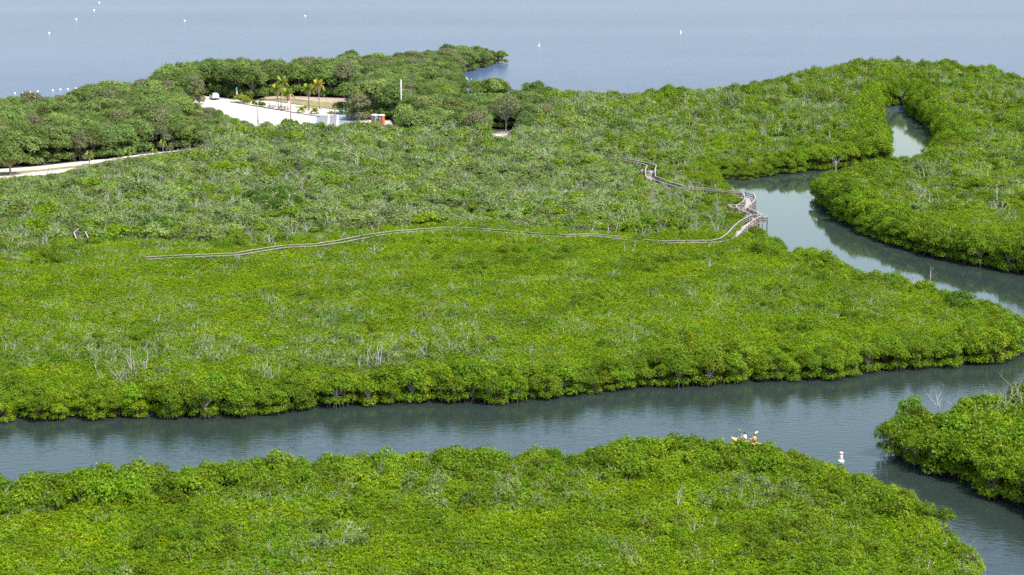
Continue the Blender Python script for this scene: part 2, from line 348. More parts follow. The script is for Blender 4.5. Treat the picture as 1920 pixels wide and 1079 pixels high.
def sheet(name, poly, z, m, label, cat, inset=0.0):
    bm = bmesh.new()
    vs = [bm.verts.new((p[0], p[1], z)) for p in poly]
    f = bm.faces.new(vs); f.normal_update()
    if f.normal.z < 0: f.normal_flip()
    if inset:
        bmesh.ops.inset_region(bm, faces=[f], thickness=inset, depth=0)
        bm.faces.ensure_lookup_table()
        bm.faces.remove(min(bm.faces, key=lambda q: -len(q.verts))) if False else None
    bmesh.ops.triangulate(bm, faces=bm.faces[:])
    me_ = bpy.data.meshes.new(name); bm.to_mesh(me_); bm.free(); me_.materials.append(m)
    return tag(link(name, me_), label, cat, kind='structure')

def mud(key, label):
    poly = POLY[key]; c = 1.5; lo, hi = poly.min(0), poly.max(0); lo = np.maximum(lo, [-300, 100]); hi = np.minimum(hi, [300, 1100])
    gx = np.arange(lo[0], hi[0] + c, c); gy = np.arange(lo[1], hi[1] + c, c); X, Y = np.meshgrid(gx, gy); g = np.column_stack([X.ravel(), Y.ravel()])
    ok = (inpoly(g, poly) & (segdist(g, poly) > 1.6)).reshape(X.shape)
    q = ok[:-1, :-1] & ok[1:, :-1] & ok[:-1, 1:] & ok[1:, 1:]; iy, ix = np.nonzero(q); nx = len(gx)
    f = np.column_stack([iy * nx + ix, iy * nx + ix + 1, (iy + 1) * nx + ix + 1, (iy + 1) * nx + ix])
    used, inv = np.unique(f.ravel(), return_inverse=True); f = inv.reshape(-1, 4)
    v = np.column_stack([g[used], np.full(len(used), 0.09)])
    me_ = bpy.data.meshes.new('mud_bank'); me_.vertices.add(len(v)); me_.vertices.foreach_set('co', v.astype(np.float32).ravel())
    me_.loops.add(f.size); me_.loops.foreach_set('vertex_index', f.ravel().astype(np.int32)); me_.polygons.add(len(f)); me_.polygons.foreach_set('loop_start', np.arange(0, f.size, 4, dtype=np.int32))
    me_.materials.append(M['mud']); me_.update(); me_.validate()
    tag(link('mud_bank', me_), label, 'mud', kind='structure')
mud('A', 'dark mud under the thicket beside the kayak'); mud('F', 'dark mud under the islet with bleached snags'); mud('M', 'dark mud under the wide mangrove flat')

LOT = [(348, 184), (400, 181), (432, 186), (470, 190), (512, 191), (560, 198), (620, 206), (664, 212), (730, 226), (742, 240), (742, 256), (700, 262), (600, 266), (500, 264), (440, 240), (400, 226), (345, 214)]
LAWN = [(486, 191), (500, 188), (540, 188), (650, 196), (664, 210), (620, 205), (560, 197), (512, 190)]
LITTER = [(480, 189), (500, 181), (540, 181), (660, 186), (660, 199), (640, 197), (560, 188), (520, 186)]
ROAD_UP = [(-140, 330), (0, 318.5), (70, 313.5), (135, 306), (200, 299), (240, 294), (300, 287), (372, 279.5), (372, 285), (300, 293.5), (240, 301), (200, 306), (135, 312.5), (70, 320), (0, 325), (-140, 338)]
ROAD_LO = [(-140, 346), (0, 331), (60, 325), (130, 317.5), (190, 311), (190, 322), (130, 329), (60, 336), (0, 344), (-140, 358)]
VERGE = [(-140, 338), (0, 325), (70, 320), (135, 312.5), (215, 304), (215, 309), (130, 317.5), (60, 325), (0, 331), (-140, 346)]
PATH_R = [(742, 240), (800, 240), (880, 246), (935, 247), (965, 249), (962, 262), (900, 262), (820, 256), (742, 256)]
BEACH = [(884, 179), (940, 179), (942, 187), (884, 187)]
sheet('sand_lot', PXY(LOT), 0.124, M['sand'], 'bright white coral sand parking lot', 'parking lot')
sheet('leaf_litter_strip', PXY(LITTER), 0.130, M['soil'], 'brown leaf litter along the trees behind the palms', 'ground')
sheet('lawn', PXY(LAWN), 0.136, M['grass'], 'thin dry lawn strip behind the coconut palms', 'lawn')
sheet('sand_road', PXY(ROAD_UP), 0.124, M['sand'], 'pale sand road along the foot of the woodland', 'road')
sheet('sand_road', PXY(ROAD_LO), 0.128, M['sand'], 'pale sand track below the grass verge', 'road')
sheet('grass_verge', PXY(VERGE), 0.132, M['grass'], 'green verge between the sand road and track', 'lawn')
sheet('sand_path', PXY(PATH_R), 0.122, M['sand'], 'pale sand path glimpsed under the trees', 'path')
sheet('shore_sand', PXY(BEACH), 0.122, M['sand'], 'small pale shore clearing above the cove', 'ground')
CLEAR = [PXY(q) for q in (LOT, ROAD_UP, VERGE, LAWN, LITTER)] + [PXY([(-140, 340), (0, 327), (130, 315), (150, 318), (110, 330), (40, 342), (0, 350), (-140, 362)]),
         PXY([(918, 244), (968, 246), (968, 270), (918, 270)]), PXY([(690, 236), (742, 236), (742, 264), (690, 264)]), PXY([(886, 180), (940, 180), (940, 190), (886, 190)])]

# accessible stalls painted on a grey pad
def pad_rect(x0, x1, y0, y1): return PXY([(x0, y1), (x1, y1 + 1.2), (x1 - 1, y0 + 1.6), (x0 + 1, y0)])
sheet('grey_parking_pad', pad_rect(593, 668, 217, 235), 0.140, M['asphalt'], 'grey paved pad with blue stall lines at the lot edge', 'pavement')
for k, (q, z_, lab, mm) in enumerate(((((594, 217), (616, 217.8), (616, 219.2), (594, 218.4)), 0.146, 'blue', 'bluepaint'), (((594, 217), (595.6, 217), (594, 232), (592.4, 232)), 0.150, 'blue', 'bluepaint'),
        (((615.6, 217.6), (618, 217.6), (617, 234), (614.6, 234)), 0.146, 'white', 'whitepaint'), (((632, 218), (634.6, 218), (634, 235), (631.2, 235)), 0.146, 'white', 'whitepaint'),
        (((634.6, 218.6), (662, 221.4), (662, 223.4), (634.6, 220.4)), 0.150, 'blue', 'bluepaint'), (((636, 221.5), (637.6, 221.5), (637, 234), (635.4, 234)), 0.150, 'blue', 'bluepaint'))):
    sheet('stall_line', PXY(q), z_, M[mm], lab + ' painted stall line on the grey pad', 'marking')

# ------------------------------------------------------------------ plants: prototypes
def leaves(centers, normals, nleaf, ln, wd, tilt, tone, r):
    """rosettes of kite-shaped leaves: returns verts (N*4,3), tone"""
    n = len(centers); N_ = n * nleaf
    c = np.repeat(centers, nleaf, 0); nn = np.repeat(normals, nleaf, 0)
    nn = nn + r.normal(0, 0.18, nn.shape); nn /= np.linalg.norm(nn, axis=1)[:, None]
    ref = np.where(np.abs(nn[:, 2:3]) < 0.9, [[0, 0, 1.0]], [[1.0, 0, 0]])
    u = np.cross(nn, ref); u /= np.linalg.norm(u, axis=1)[:, None]; w = np.cross(nn, u)
    an = np.tile(np.arange(nleaf) * 2 * np.pi / nleaf, n) + np.repeat(r.random(n) * 6.28, nleaf) + r.normal(0, 0.2, N_)
    t = u * np.cos(an)[:, None] + w * np.sin(an)[:, None]
    tl = tilt + r.normal(0, 0.25, N_)
    d = t * np.cos(tl)[:, None] + nn * np.sin(tl)[:, None]
    sdv = np.cross(d, nn); sdv /= np.linalg.norm(sdv, axis=1)[:, None] + 1e-9
    L = ln * (0.75 + 0.5 * r.random(N_))[:, None]; Wd = wd * (0.75 + 0.5 * r.random(N_))[:, None]
    base = c + d * 0.02
    mid = c + d * L * 0.5
    v = np.stack([base, mid + sdv * Wd * 0.5, c + d * L, mid - sdv * Wd * 0.5], 1).reshape(-1, 3)
    tn = np.clip(np.repeat(tone, nleaf) + r.normal(0, 0.16, N_), 0, 0.96)
    return v, np.repeat(tn, 4)

def leafmesh(name, v, tone, m, extra=None, mats=None):
    """leaf quads, optionally joined with an MB of wood"""
    nq = len(v) // 4
    ev = np.array(extra.v, float).reshape(-1, 3) if extra and extra.v else np.zeros((0, 3))
    me_ = bpy.data.meshes.new(name)
    allv = np.vstack([v, ev]); ef = extra.f if extra else []
    nl = nq * 4 + sum(len(f) for f in ef)
    me_.vertices.add(len(allv)); me_.vertices.foreach_set('co', allv.astype(np.float32).ravel())
    me_.loops.add(nl); me_.polygons.add(nq + len(ef))
    li = list(range(nq * 4)); ls = list(range(0, nq * 4, 4)); cur = nq * 4; off = len(v)
    for f in ef:
        ls.append(cur); li += [i + off for i in f]; cur += len(f)
    me_.loops.foreach_set('vertex_index', li); me_.polygons.foreach_set('loop_start', ls)
    me_.materials.append(m)
    if mats: me_.materials.append(mats)
    me_.polygons.foreach_set('material_index', [0] * nq + [1] * len(ef))
    a = me_.attributes.new('leaf_tone', 'FLOAT', 'POINT')
    a.data.foreach_set('value', np.concatenate([tone, np.full(len(ev), 0.5)]).astype(np.float32))
    me_.update(); me_.validate(); return me_

def lobes_crown(r, lobes, per_m2, shell=0.62, yellow=0.015, updir=0.35, underside=-0.25):
    C, Nn, T = [], [], []
    for (c, rad) in lobes:
        a = 4 * math.pi * (np.prod(rad) ** (2 / 3)) * 0.62
        n = int(a * per_m2)
        d = r.normal(0, 1, (n * 2, 3)); d /= np.linalg.norm(d, axis=1)[:, None]
        d = d[d[:, 2] > underside - 0.5 * r.random(len(d)) * 0.6][:n]
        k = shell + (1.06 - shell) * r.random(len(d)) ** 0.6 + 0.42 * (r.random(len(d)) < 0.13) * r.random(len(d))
        bump = 1 + 0.16 * np.sin(d[:, 0] * 7 + c[0] * 3) * np.sin(d[:, 1] * 6 + c[1] * 5) + 0.10 * np.sin(d[:, 2] * 9 + c[1] * 4) * np.sin(d[:, 0] * 9)
        p = np.array(c) + d * np.array(rad) * (k * bump)[:, None]
        C.append(p); nn = d + [0, 0, updir]; nn /= np.linalg.norm(nn, axis=1)[:, None]; Nn.append(nn)
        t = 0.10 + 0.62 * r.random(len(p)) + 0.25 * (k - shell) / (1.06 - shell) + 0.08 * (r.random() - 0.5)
        t[r.random(len(p)) < yellow] = 1.15
        T.append(t)
    return np.vstack(C), np.vstack(Nn), np.concatenate(T)

def wood_limbs(mb, r, top_pts, base=(0, 0, 0), rad=0.07, mi=0, n=4, stems=1, fork=0.35):
    """tapered stems and limbs from base to given points"""
    base = Vector(base)
    h = max(p[2] for p in top_pts)
    fk = base + Vector((r.normal(0, 0.05), r.normal(0, 0.05), h * fork))
    mb.tube([base, base.lerp(fk, 0.5) + Vector((r.normal(0, 0.03), r.normal(0, 0.03), 0)), fk], [rad * 1.25, rad, rad * 0.85], 6, mi)
    for p in top_pts:
        p = Vector(p); m_ = fk.lerp(p, 0.5) + Vector((r.normal(0, 0.12), r.normal(0, 0.12), 0.1))
        mb.tube([fk, m_, p], [rad * 0.7, rad * 0.45, rad * 0.12], n, mi)

def prop_roots(mb, r, h, n, spread, mi=0, rad=0.028):
    for k in range(n):
        a = 6.283 * k / n + r.normal(0, 0.3); s_ = spread * (0.6 + 0.6 * r.random()); z0 = h * (0.6 + 0.6 * r.random())
        dx, dy = math.cos(a), math.sin(a)
        pts = [(0.05 * dx, 0.05 * dy, z0), (0.4 * s_ * dx, 0.4 * s_ * dy, z0 * 0.98), (0.75 * s_ * dx, 0.75 * s_ * dy, z0 * 0.65), (0.95 * s_ * dx, 0.95 * s_ * dy, z0 * 0.2), (s_ * dx, s_ * dy, -0.25)]
        mb.tube(pts, [rad, rad, rad, rad * 0.9, rad * 0.8], 4, mi)

PROT = bpy.data.collections.new('prototypes')          # never linked: only sources for scattering
def proto_coll(name, meshes):
    c = bpy.data.collections.new(name)
    for i, m_ in enumerate(meshes):
        o = bpy.data.objects.new('%s_%02d' % (name, i), m_); c.objects.link(o)
    return c

def twig_mesh(mb, r, p0, d, ln, rad, depth, mi=0, n=4):
    p0 = Vector(p0); d = Vector(d).normalized(); pts = [p0]; rr = [rad]; p = p0.copy()
    for k in range(3):
        d = (d + Vector((r.normal(0, 0.16), r.normal(0, 0.16), r.normal(0.02, 0.1)))).normalized()
        p = p + d * ln / 3; pts.append(p.copy()); rr.append(rad * (1 - 0.22 * (k + 1)))
    mb.tube(pts, rr, n, mi)
    if depth > 0:
        for k in range(r.integers(1, 4)):
            i = r.integers(1, 4); a = r.random() * 6.283
            nd = (d + Vector((math.cos(a), math.sin(a), r.random() * 0.5)) * (0.6 + 0.4 * r.random())).normalized()
            twig_mesh(mb, r, pts[i], nd, ln * (0.5 + 0.25 * r.random()), rr[i] * 0.6, depth - 1, mi, max(3, n - 1))

# dwarf mangrove: flat topped, fine leaf rosettes
def dwarf_proto(i, m):
    r = np.random.default_rng(50 + i); Rr = 1.25 + 0.25 * r.random(); H = 2.2
    n = 430; rad = Rr * np.sqrt(r.random(n)); an = r.random(n) * 6.283
    x, y = rad * np.cos(an), rad * np.sin(an)
    lump = 0.16 * np.sin(x * 4.3 + i) * np.sin(y * 4.1 + 2 * i) + 0.10 * np.sin(x * 8 + y * 6 + i)
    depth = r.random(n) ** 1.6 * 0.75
    z = H - 0.28 * (rad / Rr) ** 2.2 + lump - depth
    c = np.stack([x, y, z], 1)
    nn = np.stack([x * 0.35 + r.normal(0, 0.25, n), y * 0.35 + r.normal(0, 0.25, n), np.ones(n)], 1); nn /= np.linalg.norm(nn, axis=1)[:, None]
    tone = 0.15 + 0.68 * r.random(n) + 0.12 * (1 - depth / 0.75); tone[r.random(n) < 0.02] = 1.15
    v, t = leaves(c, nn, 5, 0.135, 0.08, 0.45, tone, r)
    mb = MB()
    for k in range(7):
        a = r.random() * 6.283; q = 0.9 * r.random()
        mb.tube([(0.1 * math.cos(a), 0.1 * math.sin(a), 0), (0.5 * q * math.cos(a), 0.5 * q * math.sin(a), 1.1), (q * math.cos(a + .3), q * math.sin(a + .3), 1.85)], [0.035, 0.025, 0.01], 3)
    if i % 4 == 0:
        for k in range(2):
            a = r.random() * 6.283; q = Rr * 0.7 * r.random()
            twig_mesh(mb, r, (q * math.cos(a), q * math.sin(a), H - 0.55), (r.normal(0, 0.5), r.normal(0, 0.5), 0.8), 0.7, 0.024, 1, 0, 3)
    return leafmesh('dwarf_mangrove', v, t, m, mb, M['bark'])

def lobed_tree(i, seed, H, Rr, nl, per, ln, wd, nleaf=5, low=0.30, yellow=0.015, trunk_r=0.07, flat=0.75, deadtwigs=0, skirt=0):
    """returns (leaf verts, tone, MB wood) with crown lobes spread through the height"""
    r = np.random.default_rng(seed + i); lob = []
    for k in range(nl):
        a = 2.399 * k + r.random() * 0.8; q = Rr * math.sqrt((k + 0.4) / nl) * 0.78
        top = 1 - 0.55 * (q / Rr) ** 2
        rad = Rr * (0.24 + 0.28 * r.random())
        z = H * (low + (1 - low) * top) - rad * flat - H * 0.20 * (r.random() - 0.35)
        lob.append(((q * math.cos(a), q * math.sin(a), max(z, rad * 0.55 + 0.15 * H * low)), (rad, rad, rad * flat)))
    for k in range(skirt):
        a = 6.283 * k / skirt + r.random(); q = Rr * (0.62 + 0.2 * r.random()); rad = Rr * (0.30 + 0.10 * r.random())
        lob.append(((q * math.cos(a), q * math.sin(a), rad * 0.78 + H * (0.0 + 0.17 * r.random())), (rad, rad, rad * 0.85)))
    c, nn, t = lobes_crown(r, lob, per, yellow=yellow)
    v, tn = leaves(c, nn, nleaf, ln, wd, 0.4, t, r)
    mb = MB(); wood_limbs(mb, r, [l[0] for l in lob], rad=trunk_r)
    if deadtwigs:
        for k in range(deadtwigs):
            l = lob[r.integers(0, len(lob))]; a = r.random() * 6.283
            twig_mesh(mb, r, (l[0][0], l[0][1], l[0][2] + l[1][2] * 0.35), (math.cos(a) * 0.7, math.sin(a) * 0.7, 0.8), Rr * 0.55, 0.034, 2, 0, 3)
    return v, tn, mb

NV = 8
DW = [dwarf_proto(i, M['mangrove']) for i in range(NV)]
FR_parts, FR = [], []
for i in range(NV):
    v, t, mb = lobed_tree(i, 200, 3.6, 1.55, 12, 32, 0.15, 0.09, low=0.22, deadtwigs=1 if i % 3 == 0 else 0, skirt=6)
    rt = MB(); prop_roots(rt, np.random.default_rng(900 + i), 0.85, 9, 1.0)
    crown = leafmesh('mangrove_crown', v, t, M['fringe']); trunk = mb.mesh('mangrove_trunk', M['bark']); roots = rt.mesh('mangrove_roots', M['root'])
    FR_parts.append((crown, trunk, roots))
    mb.v += rt.v and [] or []
    both = MB(); both.add(mb.v, mb.f); both.add(rt.v, rt.f)
    FR.append(leafmesh('fringe_mangrove', v, t, M['fringe'], both, M['root']))
SCR = []
for i in range(NV):
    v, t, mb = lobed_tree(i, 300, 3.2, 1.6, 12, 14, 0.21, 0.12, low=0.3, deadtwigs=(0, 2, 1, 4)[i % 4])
    SCR.append(leafmesh('scrub_tree', v, t, M['scrub'] if i % 4 else M['fringe'], mb, M['dead']))
HW_parts, HW = [], []
for i in range(NV):
    v, t, mb = lobed_tree(i, 400, 6.5, 2.7, 17, 19, 0.245, 0.145, low=0.20, skirt=7, trunk_r=0.13, deadtwigs=(0, 0, 2, 1)[i % 4], yellow=0.0)
    hm_ = M['olive'] if i == 2 else M['scrub'] if i in (5, 7) else M['hardwood']
    crown = leafmesh('hardwood_crown', v, t, hm_); trunk = mb.mesh('hardwood_trunk', M['bark'])
    HW_parts.append((crown, trunk)); HW.append(leafmesh('hardwood_tree', v, t, hm_, mb, M['bark']))
TW = []
for i in range(6):
    r = np.random.default_rng(700 + i); mb = MB()
    for k in range(5):
        a = r.random() * 6.283
        twig_mesh(mb, r, (0.3 * math.cos(a), 0.3 * math.sin(a), 1.0), (r.normal(0, 0.55), r.normal(0, 0.55), 0.9), 1.0, 0.036, 2, 0, 3)
    TW.append(mb.mesh('dead_twigs', M['twig']))
COLS = {'dwarf': proto_coll('dwarf_mangrove', DW), 'fringe': proto_coll('fringe_mangrove', FR), 'scrub': proto_coll('scrub_tree', SCR),
        'hardwood': proto_coll('hardwood_tree', HW), 'twig': proto_coll('dead_twigs', TW)}

def scatter_obj(name, kind, pts, z, rot, sc3, idx, label, cat):
    me_ = bpy.data.meshes.new(name); n = len(pts)
    me_.vertices.add(n); me_.vertices.foreach_set('co', np.column_stack([pts, z]).astype(np.float32).ravel())
    a = me_.attributes.new('rot', 'FLOAT_VECTOR', 'POINT'); a.data.foreach_set('vector', rot.astype(np.float32).ravel())
    a = me_.attributes.new('size', 'FLOAT_VECTOR', 'POINT'); a.data.foreach_set('vector', sc3.astype(np.float32).ravel())
    a = me_.attributes.new('pick', 'INT', 'POINT'); a.data.foreach_set('value', idx.astype(np.int32))
    o = link(name, me_)
    ng = bpy.data.node_groups.new(name, 'GeometryNodeTree')
    ng.interface.new_socket('Geometry', in_out='INPUT', socket_type='NodeSocketGeometry'); ng.interface.new_socket('Geometry', in_out='OUTPUT', socket_type='NodeSocketGeometry')
    N = ng.nodes; gi = N.new('NodeGroupInput'); go = N.new('NodeGroupOutput')
    ci = N.new('GeometryNodeCollectionInfo'); ci.inputs['Collection'].default_value = COLS[kind]; ci.inputs['Separate Children'].default_value = True; ci.inputs['Reset Children'].default_value = True
    ip = N.new('GeometryNodeInstanceOnPoints'); ip.inputs['Pick Instance'].default_value = True
    def na(nm, ty):
        q = N.new('GeometryNodeInputNamedAttribute'); q.data_type = ty; q.inputs['Name'].default_value = nm; return q.outputs['Attribute']
    ng.links.new(gi.outputs[0], ip.inputs['Points']); ng.links.new(ci.outputs[0], ip.inputs['Instance'])
    ng.links.new(na('pick', 'INT'), ip.inputs['Instance Index']); ng.links.new(na('rot', 'FLOAT_VECTOR'), ip.inputs['Rotation']); ng.links.new(na('size', 'FLOAT_VECTOR'), ip.inputs['Scale'])
    ng.links.new(ip.outputs[0], go.inputs[0])
    md = o.modifiers.new('scatter', 'NODES'); md.node_group = ng
    return tag(o, label, cat, kind='stuff')

# ------------------------------------------------------------------ boardwalk route (needed before planting)
DZ = 1.30; RZ = 2.38
def from_rail(pts):
    q = [P(x, y, RZ) for x, y in pts]; out = []
    for i, p in enumerate(q):
        t = q[min(i + 1, len(q) - 1)] - q[max(i - 1, 0)]; n_ = Vector((-t.y, t.x, 0)).normalized()
        if n_.y > 0: n_ = -n_
        out.append((p.x + n_.x * 0.85, p.y + n_.y * 0.85))
    return out
def from_deck(pts): return [tuple(P(x, y, DZ)[:2]) for x, y in pts]
WALKW = from_deck([(160, 441), (150, 449), (155, 460)])
WALK = (from_rail([(272, 482.5), (285, 482), (330, 479.5), (440, 475), (500, 465), (535, 460.5), (590, 458), (630, 452), (690, 440), (735, 434), (835, 426.5), (880, 427.5), (940, 432), (1010, 438), (1060, 441), (1110, 439), (1150, 443), (1200, 449), (1240, 452.5), (1340, 451)]) +
        from_deck([(1361, 461), (1374, 452), (1384, 440), (1397, 428), (1412, 419)]))
WALK2 = from_deck([(1412, 419), (1419, 415), (1408, 409), (1392, 402), (1390, 398), (1402, 391), (1407, 383), (1403, 374), (1394, 371)]) + \
        from_rail([(1372, 358.5), (1340, 355.5), (1285, 350), (1262, 343), (1242, 336), (1228, 331)]) + from_deck([(1219, 329), (1222, 321), (1212, 317), (1190, 313), (1170, 309), (1150, 306)])
WALKP = np.array(WALKW + WALK + WALK2[1:])
WALKD = np.array(WALK + WALK2[1:])

# ------------------------------------------------------------------ planting
def jitter_grid(poly, s, r, margin=True):
    lo, hi = poly.min(0), poly.max(0); lo = np.maximum(lo, [-260, 120]); hi = np.minimum(hi, [260, 1050])
    gx = np.arange(lo[0], hi[0], s); gy = np.arange(lo[1], hi[1], s * 0.87)
    X, Y = np.meshgrid(gx, gy); X = X + (np.arange(len(gy)) % 2)[:, None] * s * 0.5
    p = np.column_stack([X.ravel(), Y.ravel()]) + r.uniform(-0.42, 0.42, (X.size, 2)) * s
    px, py = pix(p[:, 0], p[:, 1], 0.0)
    mpx = 14 * scl(np.clip(py, -100, 1400))
    k = (px > -mpx) & (px < 1920 + mpx) & (py < 1210)
    p = p[k]; return p[inpoly(p, poly)]

def UPL():      # upland woodland outline (photo pixels on the ground)
    return PXY([(-150, 334), (0, 316), (150, 302), (300, 286), (382, 278), (424, 258), (480, 268), (560, 272), (640, 270), (740, 268), (860, 268), (960, 276), (1010, 262), (1030, 240), (1010, 205), (960, 190), (900, 195), (862, 160), (962, 112), (962, 60), (-200, 60)])
UPOLY = UPL()
ALLW = []
def classify(land, pts):
    """zone and canopy height for each plant position"""
    px, py = pix(pts[:, 0], pts[:, 1], 0.0); d = segdist(pts, POLY[land])
    n1 = vnoise(pts[:, 0] + 500, pts[:, 1], 9, 1); n2 = vnoise(pts[:, 0] + 500, pts[:, 1], 28, 2)
    return px, py, d, n1, n2

rp = np.random.default_rng(11)
IND_M, IND_H = [], []                                # candidates for individual trees
STUFF = {}
def put(key, kind, pts, h_rel, rot=None, wide=None):
    STUFF.setdefault((key, kind), []).append((pts, h_rel, wide if wide is not None else h_rel))

walk_c = WALKD
for land in ('A', 'F', 'M'):
    poly = POLY[land]
    # --- fringe along the water
    fp = jitter_grid(poly, 1.55, rp); px, py, d, n1, n2 = classify(land, fp)
    dwk = segdist(fp, walk_c, False)
    band = {'A': 11.0, 'F': 30.0, 'M': 9.0}[land]; solid = {'A': 3.6, 'F': 30.0, 'M': 5.0}[land]
    up = inpoly(fp, UPOLY) if land == 'M' else np.zeros(len(fp), bool)
    k = (d > 0.35) & (d < band) & ~up & (dwk > 1.7) & (rp.random(len(fp)) < np.clip(1 - (d - solid) / (band - solid + 0.1), 0, 1) ** 1.3)
    if land == 'A': k &= (py < 1010)
    if land == 'M':
        for (hx, hy, hr) in ((1461, 683, 2.5), (1463, 693, 2.4), (1465, 700, 1.2)): k &= np.hypot(*(fp - np.array(P(hx, hy, 0)[:2])).T) > hr
    fp, d, n1, py, px, dwk = fp[k], d[k], n1[k], py[k], px[k], dwk[k]
    base = {'A': 3.3, 'F': 3.9, 'M': 3.4}[land] + np.where((land == 'M') & (px > 1500) & (py < np.interp(px, [1520, 1545, 1620, 1680, 1800, 1920], [374, 392, 446, 468, 499, 521])), 0.9, 0) + np.where((land == 'M') & (py < 300), 1.2, 0)
    base = base - np.where((land == 'M') & (px > 1340) & (px < 1440) & (py > 320) & (py < 470), 1.3, 0)
    if land == 'M': base = np.where((py > 600), 3.1, np.where((px > 1430) & (py > np.interp(px, [1520, 1545, 1620, 1680, 1800, 1920], [374, 392, 446, 468, 499, 521])), 2.75, base))
    if land == 'A': base = base - np.clip((px - 1440) / 400, 0, 1) * 0.7
    edge = np.clip((d - 0.3) / 2.4, 0, 1)
    h = base * (0.80 + 0.20 * edge) * (0.78 + 0.46 * n1) * rp.uniform(0.78, 1.26, len(fp))
    if land != 'F': h = h * (1 - 0.26 * np.clip((d - 2.0) / (band - 2.0), 0, 1))
    h = np.where(dwk < 6, np.minimum(h, 2.3), h)
    w = rp.uniform(0.72, 1.0, len(fp)) * np.clip(h / 3.3, 0.75, 1.5)
    for i in range(len(fp)): IND_M.append((land, fp[i], h[i] / 3.6, w[i], px[i], py[i], d[i]))
    # --- interior
    if land in ('A', 'M'):
        ip_ = jitter_grid(poly, 1.22, rp); px, py, d, n1, n2 = classify(land, ip_); dwk = segdist(ip_, walk_c, False)
        up = inpoly(ip_, UPOLY) if land == 'M' else np.zeros(len(ip_), bool)
        k = (d > solid * 0.8) & ~up & (dwk > 1.25); far = np.zeros(len(ip_), bool)
        if land == 'M':
            wy = np.interp(px, [0, 275, 500, 700, 850, 1200, 1370, 1420], [505, 500, 482, 458, 445, 468, 465, 430])
            far = (py < wy - 8) | (px < 60) & (py < 520)
            wob = (n2 - 0.5) * 24
            k &= ~(far & (py + wob < 470)) | (px > 1400)
            k &= ~((py < 420))
        q = k
        dk = (vnoise(ip_[:, 0] + 300, ip_[:, 1], 8, 21) > 0.66) & (rp.random(len(ip_)) < 0.35) & k & (dwk > 7)
        h = 2.15 * (0.86 + 0.22 * vnoise(ip_[:, 0] + 900, ip_[:, 1], 5, 5) + 0.26 * (n2 - 0.5)) * rp.uniform(0.92, 1.08, len(ip_))
        h = np.where((py > 560) & (py < 730) & (land == 'M'), h * (1 + 0.10 * np.clip(1 - (d - 6) / 8, 0, 1) + 0.05), h)
        wy = np.interp(px, [0, 275, 500, 700, 850, 1200, 1370, 1420], [505, 504, 488, 464, 451, 474, 472, 440])
        wgap = vnoise(ip_[:, 0] + 700, ip_[:, 1], 7, 33)
        h = np.where((dwk < 5) & (px > 262), np.where(py > wy, np.where(px < 850, 2.27, 2.40) + (wgap - 0.5) * 0.4 + rp.normal(0, 0.08, len(h)), np.minimum(h, 2.3)), h)
        if land == 'M':                              # the dark hollow with dead wood, and the view down onto the deck
            for (hx, hy, hr) in ((1461, 683, 2.5), (1463, 693, 2.4), (1465, 700, 1.2), (1382, 452, 2.4), (156, 478, 2.4)):
                c_ = np.array(P(hx, hy, 0)[:2]); q &= np.hypot(*(ip_ - c_).T) > hr
        q &= (vnoise(ip_[:, 0] + 40, ip_[:, 1], 2.3, 44) < 0.90) | (dwk < 5)
        put(land, 'dwarf', ip_[q], h[q] / 2.2, None, rp.uniform(0.85, 1.15, q.sum()))
        put(land, 'fringe', ip_[dk], rp.uniform(0.62, 0.85, dk.sum()), None, rp.uniform(0.6, 0.85, dk.sum()))
        if land == 'M': sm = k & (py > 665) & (py < 752) & (px < 1000) & (vnoise(ip_[:, 0] + 60, ip_[:, 1], 6, 51) > 0.45) & (rp.random(len(ip_)) < 0.42)
        else: sm = k & (vnoise(ip_[:, 0] + 60, ip_[:, 1], 9, 52) > 0.60) & (rp.random(len(ip_)) < 0.30)
        put('B' if land == 'M' else 'A', 'scrub', ip_[sm], rp.uniform(0.70, 0.92, sm.sum()), None, rp.uniform(0.5, 0.8, sm.sum()))
        tq = q & (rp.random(len(ip_)) < np.where(vnoise(ip_[:, 0], ip_[:, 1], 9, 9) > 0.58, 0.36, 0.045))
        if land == 'A': tq |= q & (py < 1010) & (rp.random(len(ip_)) < 0.34 * (vnoise(ip_[:, 0], ip_[:, 1], 5, 13) > 0.5))
        if land == 'M': tq |= q & (py > 590) & (py < 715) & (px < 950) & (rp.random(len(ip_)) < 0.50 * (vnoise(ip_[:, 0], ip_[:, 1], 7, 12) > 0.40))
        put(land, 'twig', ip_[tq], h[tq] / 2.2 * rp.uniform(1.0, 1.25, tq.sum()))
    if land == 'M':
        sp_ = jitter_grid(poly, 2.05, rp); px, py, d, n1, n2 = classify(land, sp_); dwk = segdist(sp_, walk_c, False)
        up = inpoly(sp_, UPOLY)
        wy = np.interp(px, [0, 275, 500, 700, 850, 1200, 1370, 1420], [505, 500, 482, 458, 445, 468, 465, 430])
        wob = (n2 - 0.5) * 24
        k = (d > 4.5) & ~up & (dwk > np.where(px > 262, 1.4, 0.8)) & (((py < wy - 8) & (py + wob < 470) & (px < 1400)) | (py < 420) | ((px < 60) & (py < 520)))
        clr = np.zeros(len(sp_), bool)
        for c_ in CLEAR: clr |= inpoly(sp_, c_) | (segdist(sp_, c_) < 0.9)
        k &= ~clr
        h = np.interp(py, [150, 230, 300, 360, 480], [4.8, 4.4, 3.5, 2.9, 2.45]) * (0.66 + 0.6 * n1) * rp.uniform(0.72, 1.3, len(sp_))
        h = np.where((py < 420) & (px > 1500), h * 1.0 + 0.4, h)
        h = np.where((px > 915) & (px < 972) & (py > 258) & (py < 300), np.clip(np.minimum(h, (py - 259) / 8.2), 0.8, 9), h)
        # keep the road and the walk in view
        rowr = np.interp(px, [0, 70, 135, 200, 300, 372], [344, 336, 329, 308, 294, 285])
